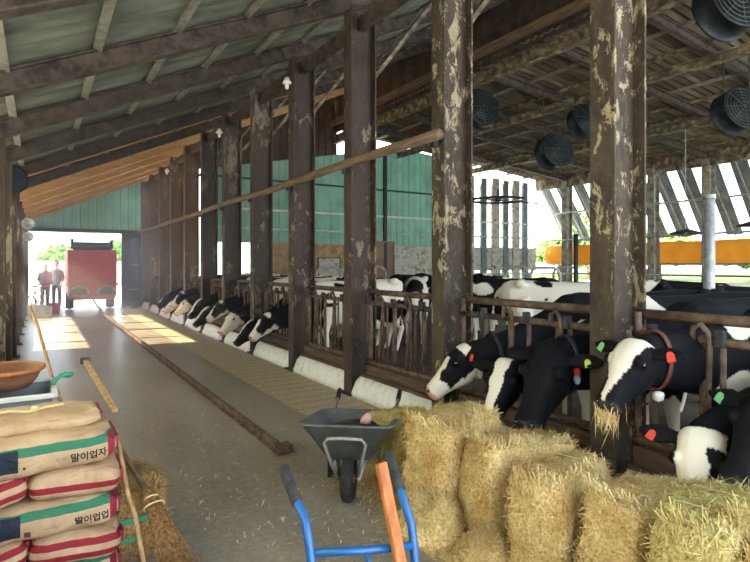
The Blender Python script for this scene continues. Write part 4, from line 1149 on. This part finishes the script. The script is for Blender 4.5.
# ================================================================ FAR END: red machine, people, clutter
fm_ = thing('feed_wagon', 'red feed wagon parked in the aisle opening', 'feed wagon', (1.58, 22.1, 0))
def chamfer(x0, x1, y0, y1, z0, z1, taper=0.0):
    mb = MB(); secs = []
    for z, k in ((z0, .92), (z0+.12, 1), (z1-.1, 1-taper), (z1, .97-taper)):
        secs.append([((x0+x1)/2+(x-(x0+x1)/2)*k, y, z) for x, y in ((x0, y0), (x1, y0), (x1, y1), (x0, y1))])
    return mb.loft(secs)
chamfer(-.75, .75, -.9, 1.7, .42, 2.12, -.02).build('hopper', M['red_paint'], fm_, bevel=.03)
MB().box((0, -.93, 1.0), (1.36, .06, .12)).box((0, -.93, 1.75), (1.42, .05, .08)).build('rear_ribs', M['red_paint'], fm_, bevel=.01)
MB().lathe([(.0, -.58), (.14, -.58), (.14, .58), (0, .58)], 16, 'x', (0, -.6, 2.26)).build('roller', M['dark_metal'], fm_, True)
for s in (-1, 1):
    MB().bar((s*.62, -.6, 2.15), (s*.62, -.6, 2.5), .05, .08).build('roller_bracket', M['dark_metal'], fm_)
    f_ = MB().tube([(s*.42 + .30*math.cos(PI*i/10), -1.0, .58+.28*math.sin(PI*i/10)) for i in range(11)], .035, 8).build('fender', M['galv'], fm_, True)
    MB().box((s*.42, -.97, .68), (.4, .06, .2)).build('spreader_vent', M['dark_metal'], fm_, bevel=.02)
    MB().lathe([(.16, -.12), (.27, -.13), (.32, 0), (.27, .13), (.16, .12)], 24, 'x', (s*.66, .3, .32)).build('tyre', M['black_rubber'], fm_, True)
    MB().lathe([(0, -.1), (.17, -.08), (.17, .08), (0, .1)], 16, 'x', (s*.66, .3, .32)).build('wheel_hub', M['galv'], fm_, True)
    MB().box((s*.74, -.95, .92), (.12, .05, .08)).build('tail_lamp', M['cone_red'], fm_)
MB().box((0, -.98, .46), (1.36, .14, .12)).build('bumper', M['red_paint'], fm_, bevel=.01)
MB().box((0, .4, .5), (1.2, 2.4, .12)).build('chassis', M['dark_metal'], fm_)
MB().tube([(.0, -1.0, .4), (.1, -1.2, .2), (.25, -1.25, .03)], .03, 6).build('hitch', M['dark_metal'], fm_)

def person(label, loc, rz, h, top, legs, hat, face_dir=0):
    t = thing('person', label, 'person', loc, rz); k = h/1.72
    mb = MB(); Xv, Yv, Zv = Vector((1, 0, 0)), Vector((0, 1, 0)), Vector((0, 0, 1))
    V = lambda x, y, z: Vector((x, y, z))*k
    mb.loft([ring(V(0, .0, z), Xv, Yv, a*k, b*k, 14, 2.2) for z, a, b in ((.84, .12, .09), (.92, .14, .09), (1.05, .125, .08), (1.2, .14, .09), (1.36, .15, .085), (1.43, .13, .085), (1.48, .06, .06))])
    mb.loft([ring(V(0, .01, z), Xv, Yv, a*k, b*k, 12, 2) for z, a, b in ((1.42, .06, .06), (1.5, .05, .055), (1.56, .052, .06))])
    mb.loft([ring(V(0, -.01, z), Xv, Yv, a*k, b*k, 14, 2.1) for z, a, b in ((1.47, .03, .04), (1.51, .055, .07), (1.56, .07, .09), (1.63, .078, .098), (1.69, .066, .085), (1.72, .03, .04))])
    mb.ball(tuple(V(0, -.11, 1.575)), (.014*k, .02*k, .02*k))
    for s in (-1, 1):
        mb.ball(tuple(V(s*.078, 0, 1.58)), (.012*k, .02*k, .03*k))
        mb.tube([V(s*.09, 0, .9), V(s*.1, -.01, .5), V(s*.1, .015, .1), V(s*.1, .01, .05)], [.088*k, .06*k, .042*k, .04*k], 10)
        mb.loft([ring(V(s*.1, y, .04), Xv, Zv, a*k, b*k, 10, 2.4) for y, a, b in ((.09, .03, .03), (.04, .042, .045), (-.08, .045, .04), (-.16, .035, .025))])
        sh, el, wr = V(s*.175, 0, 1.38), V(s*.24, .03, 1.1), V(s*.2, -.13, .9)
        mb.tube([sh, el, wr], [.042*k, .034*k, .026*k], 10)
        d = (wr-el).normalized(); hd_ = wr + d*.05*k
        mb.ball(tuple(hd_), (.025*k, .04*k, .04*k))
        for q in range(4):
            o = V(0, .025-.017*q, 0); L_ = (.07, .08, .075, .06)[q]*k
            mb.tube([hd_+o, hd_+o+d*L_*.6, hd_+o+d*L_+V(0, 0, -.012)], [.009*k, .0085*k, .007*k], 6)
        mb.tube([hd_, hd_+V(-s*.02, -.035, -.02), hd_+V(-s*.025, -.05, -.05)], [.01*k, .009*k, .008*k], 6)
    me = fuse(mb, .012, 2); link('body', me, M['skin'], t)
    mbs = MB().loft([ring(V(0, 0, z), Xv, Yv, a*k, b*k, 16, 2.2) for z, a, b in ((.82, .185, .135), (.95, .18, .13), (1.2, .18, .13), (1.36, .195, .125), (1.44, .14, .095), (1.47, .075, .07))])
    for s in (-1, 1): mbs.tube([V(s*.17, 0, 1.39), V(s*.24, .03, 1.1), V(s*.205, -.11, .93)], [.065*k, .056*k, .044*k], 10)
    me = fuse(mbs, .014, 2); link('jacket', me, M[top], t)
    mbs = MB().loft([ring(V(0, 0, z), Xv, Yv, a*k, b*k, 16, 2.2) for z, a, b in ((.76, .17, .12), (.86, .175, .125), (.93, .17, .12))])
    for s in (-1, 1): mbs.tube([V(s*.09, 0, .88), V(s*.1, -.01, .5), V(s*.1, .015, .1)], [.1*k, .075*k, .065*k], 10)
    me = fuse(mbs, .014, 2); link('trousers', me, M[legs], t)
    for s in (-1, 1): MB().loft([ring(V(s*.1, y, .05), Xv, Zv, a*k, b*k, 10, 2.6) for y, a, b in ((.1, .04, .045), (.04, .052, .05), (-.09, .053, .048), (-.18, .04, .03))]).build('boot', M['black_rubber'], t, True)
    if hat: MB().lathe([(.0, 1.79*k), (.07*k, 1.77*k), (.088*k, 1.68*k), (.15*k, 1.655*k), (.148*k, 1.648*k), (.08*k, 1.655*k)], 18).build('hat', M[hat], t, True)
    else: MB().lathe([(.0, 1.735*k), (.06*k, 1.72*k), (.084*k, 1.66*k), (.084*k, 1.6*k), (.07*k, 1.59*k)], 16).build('hair', M['black_rubber'], t, True)
    return t
person('person in pale clothes standing bareheaded in the bright aisle opening', (.17, 23.6, 0), .4, 1.64, 'cloth_white', 'cloth_grey', None)
person('person in dark jacket and brimmed hat standing beside the pale-clothed person', (.56, 24.2, 0), -.3, 1.72, 'cloth_grey', 'cloth_dark', 'cloth_dark')
cn = thing('red_bucket', 'red bucket on the floor before the two people', 'bucket', (.42, 20.6, 0))
MB().lathe([(.13, 0), (.19, .34), (.2, .36), (.18, .36), (.12, .02), (0, .02)], 18).build('shell', M['cone_red'], cn, True)
MB().tube([(.19*math.cos(PI*i/10), 0, .34-.12*math.sin(PI*i/10)) for i in range(11)], .01, 6).build('handle', M['galv'], cn, True)
for x, y, nm, m in ((-.1, 20.2, 'stack of pale crates against the aisle wall end', 'cream'), (.05, 19.2, 'grey crate on the floor by the sunny wall', 'grey_board')):
    c_ = thing('crate', nm, 'crate', (x, y, 0), .2)
    mb = open_box(.5, .36, .34, .02, .02); mb.build('box', M[m], c_)
    for z in (.1, .2): MB().box((0, -.185, z), (.5, .015, .03)).build('slat', M[m], c_)
bk_ = thing('bicycle', 'bicycle leaning by the aisle opening', 'bicycle', (-.05, 21.6, 0), 1.2)
for x, nm in ((-.5, 'rear'), (.5, 'front')):
    MB().tube([(x+.3*math.cos(2*PI*i/24), 0, .31+.3*math.sin(2*PI*i/24)) for i in range(24)], .018, 6, True).build('wheel', M['black_rubber'], bk_, True)
mb = MB()
for a, b in (((-.5, 0, .31), (-.1, 0, .3)), ((-.1, 0, .3), (-.22, 0, .85)), ((-.5, 0, .31), (-.2, 0, .75)), ((-.2, 0, .76), (.35, 0, .8)), ((-.1, 0, .3), (.36, 0, .72)), ((.34, 0, .9), (.5, 0, .31))): mb.tube([a, b], .018, 6)
mb.build('frame', M['galv'], bk_, True)
MB().tube([(.3, -.25, .96), (.34, 0, .92), (.3, .25, .96)], .014, 6).build('handlebar', M['dark_metal'], bk_, True)
MB().ball((-.23, 0, .88), (.12, .06, .03)).build('saddle', M['black_rubber'], bk_, True)
tp = thing('rolled_tarpaulin', 'dark tarpaulin roll standing by the jamb of the opening', 'tarpaulin', (3.0, 21.9, 0))
MB().tube([(.02*math.sin(i), .01*math.cos(i*2), 2.6*i/8) for i in range(9)], [.13, .15, .14, .15, .13, .15, .14, .13, .1], 12).build('roll', M['dark_metal'], tp, True)
for z in (.7, 1.6): MB().tube([(.16*math.cos(2*PI*i/14), .16*math.sin(2*PI*i/14), z) for i in range(14)], .012, 6, True).build('strap', M['twine'], tp, True)
# outdoors: trees, hills, a shed
def tree(label, loc, h, r, m):
    t = thing('tree', label, 'tree', loc, 0, 'trees beyond the barn'); rnd = random.Random(int(loc[0]*7+loc[1]))
    MB().tube([(0, 0, 0), (.1, .05, h*.35), (0, 0, h*.6)], [r*.1, r*.08, r*.04], 8).build('trunk', M['wood_beam'], t, True)
    mb = MB()
    for i in range(900):
        a, b, q = rnd.uniform(0, 2*PI), rnd.uniform(-.9, 1), rnd.uniform(.55, 1)
        c = Vector((math.cos(a)*math.sqrt(1-b*b)*r*q, math.sin(a)*math.sqrt(1-b*b)*r*q, h*.62+b*h*.38*q)); c += Vector((noise.noise(c), noise.noise(c*1.3), 0))*r*.2
        s = r*.14*rnd.uniform(.6, 1.2); d1 = Vector((rnd.gauss(0, 1), rnd.gauss(0, 1), rnd.gauss(0, 1))).normalized(); d2 = d1.orthogonal().normalized()
        k = len(mb.v); mb.v += [tuple(c+d1*s), tuple(c+d2*s*.6), tuple(c-d1*s), tuple(c-d2*s*.6)]; mb.f.append((k, k+1, k+2, k+3))
    mb.build('foliage', m, t, fix=False)
    return t
tree('leafy tree beyond the yard, tallest left of the wagon', (-3.2, 52, 0), 4.4, 1.9, M['foliage'])
tree('broad bush beyond the yard wall behind the two people', (1.6, 56, 0), 3.4, 2.0, M['foliage'])
tree('tree beyond the yard just beside the wagon', (7.0, 59, 0), 4.2, 2.0, M['foliage'])
tree('yellow-green tree at the open pen corner', (24.5, 18.2, 0), 5.0, 1.6, M['foliage'])
for i in range(9):
    tree('tree in the row far across the field', (60+3*math.sin(i*2), -8+8.5*i, 0), 5+.8*math.sin(i*3), 4.2, M['foliage'])
yw_ = MB().box((-1, 46, .95), (22, .2, 1.9))
struct('wall_yard', yw_, M['cream'], 'pale yard wall beyond the aisle opening')
vs = []; fs = []
for i in range(41):
    x = -60+3*i; vs += [(x, 150, -1), (x, 150+25, 13+5*noise.noise(Vector((i*.22, 1, 2)))), (x, 200, -1)]
for i in range(40):
    for j in range(2): q = i*3+j; fs.append((q, q+3, q+4, q+1))
struct('ground_hills', MB().add(vs, fs), M['hill'], 'hazy wooded hills on the horizon', True)
cr = thing('parked_car', 'pale blue car parked beyond the open side', 'car', (24.0, 15.6, 0), .4)
chamfer(-.8, .8, -1.9, 1.9, .3, .85).build('body', M['car_blue'], cr, bevel=.08)
chamfer(-.7, .7, -1.1, 1.2, .84, 1.42, .14).build('cabin', M['fan_black'], cr, bevel=.08)
for sx in (-1, 1):
    for sy in (-1, 1): MB().lathe([(0, -.1), (.28, -.1), (.3, 0), (.28, .1), (0, .1)], 20, 'x', (sx*.74, sy*1.2, .3)).build('wheel', M['black_rubber'], cr, True)

# ================================================================ HAZE: scattering volume added for the glare of the bright aisle opening
hz_ = MB().box((1.4, 14.4, 2.1), (3.4, 16.0, 4.0)).build('glare_haze', None)
hm = bpy.data.materials.new('glare_haze'); hm.use_nodes = True; hn_ = hm.node_tree.nodes
hn_.remove(hn_['Principled BSDF']); vs_ = hn_.new('ShaderNodeVolumeScatter'); vs_.inputs['Density'].default_value = .03; vs_.inputs['Anisotropy'].default_value = .6
vs_.inputs['Color'].default_value = (1, .97, .92, 1)
hm.node_tree.links.new(vs_.outputs[0], hn_['Material Output'].inputs['Volume']); hz_.data.materials.append(hm)
tag(hz_, 'bright dusty haze in the far half of the aisle', 'haze', None, 'stuff')
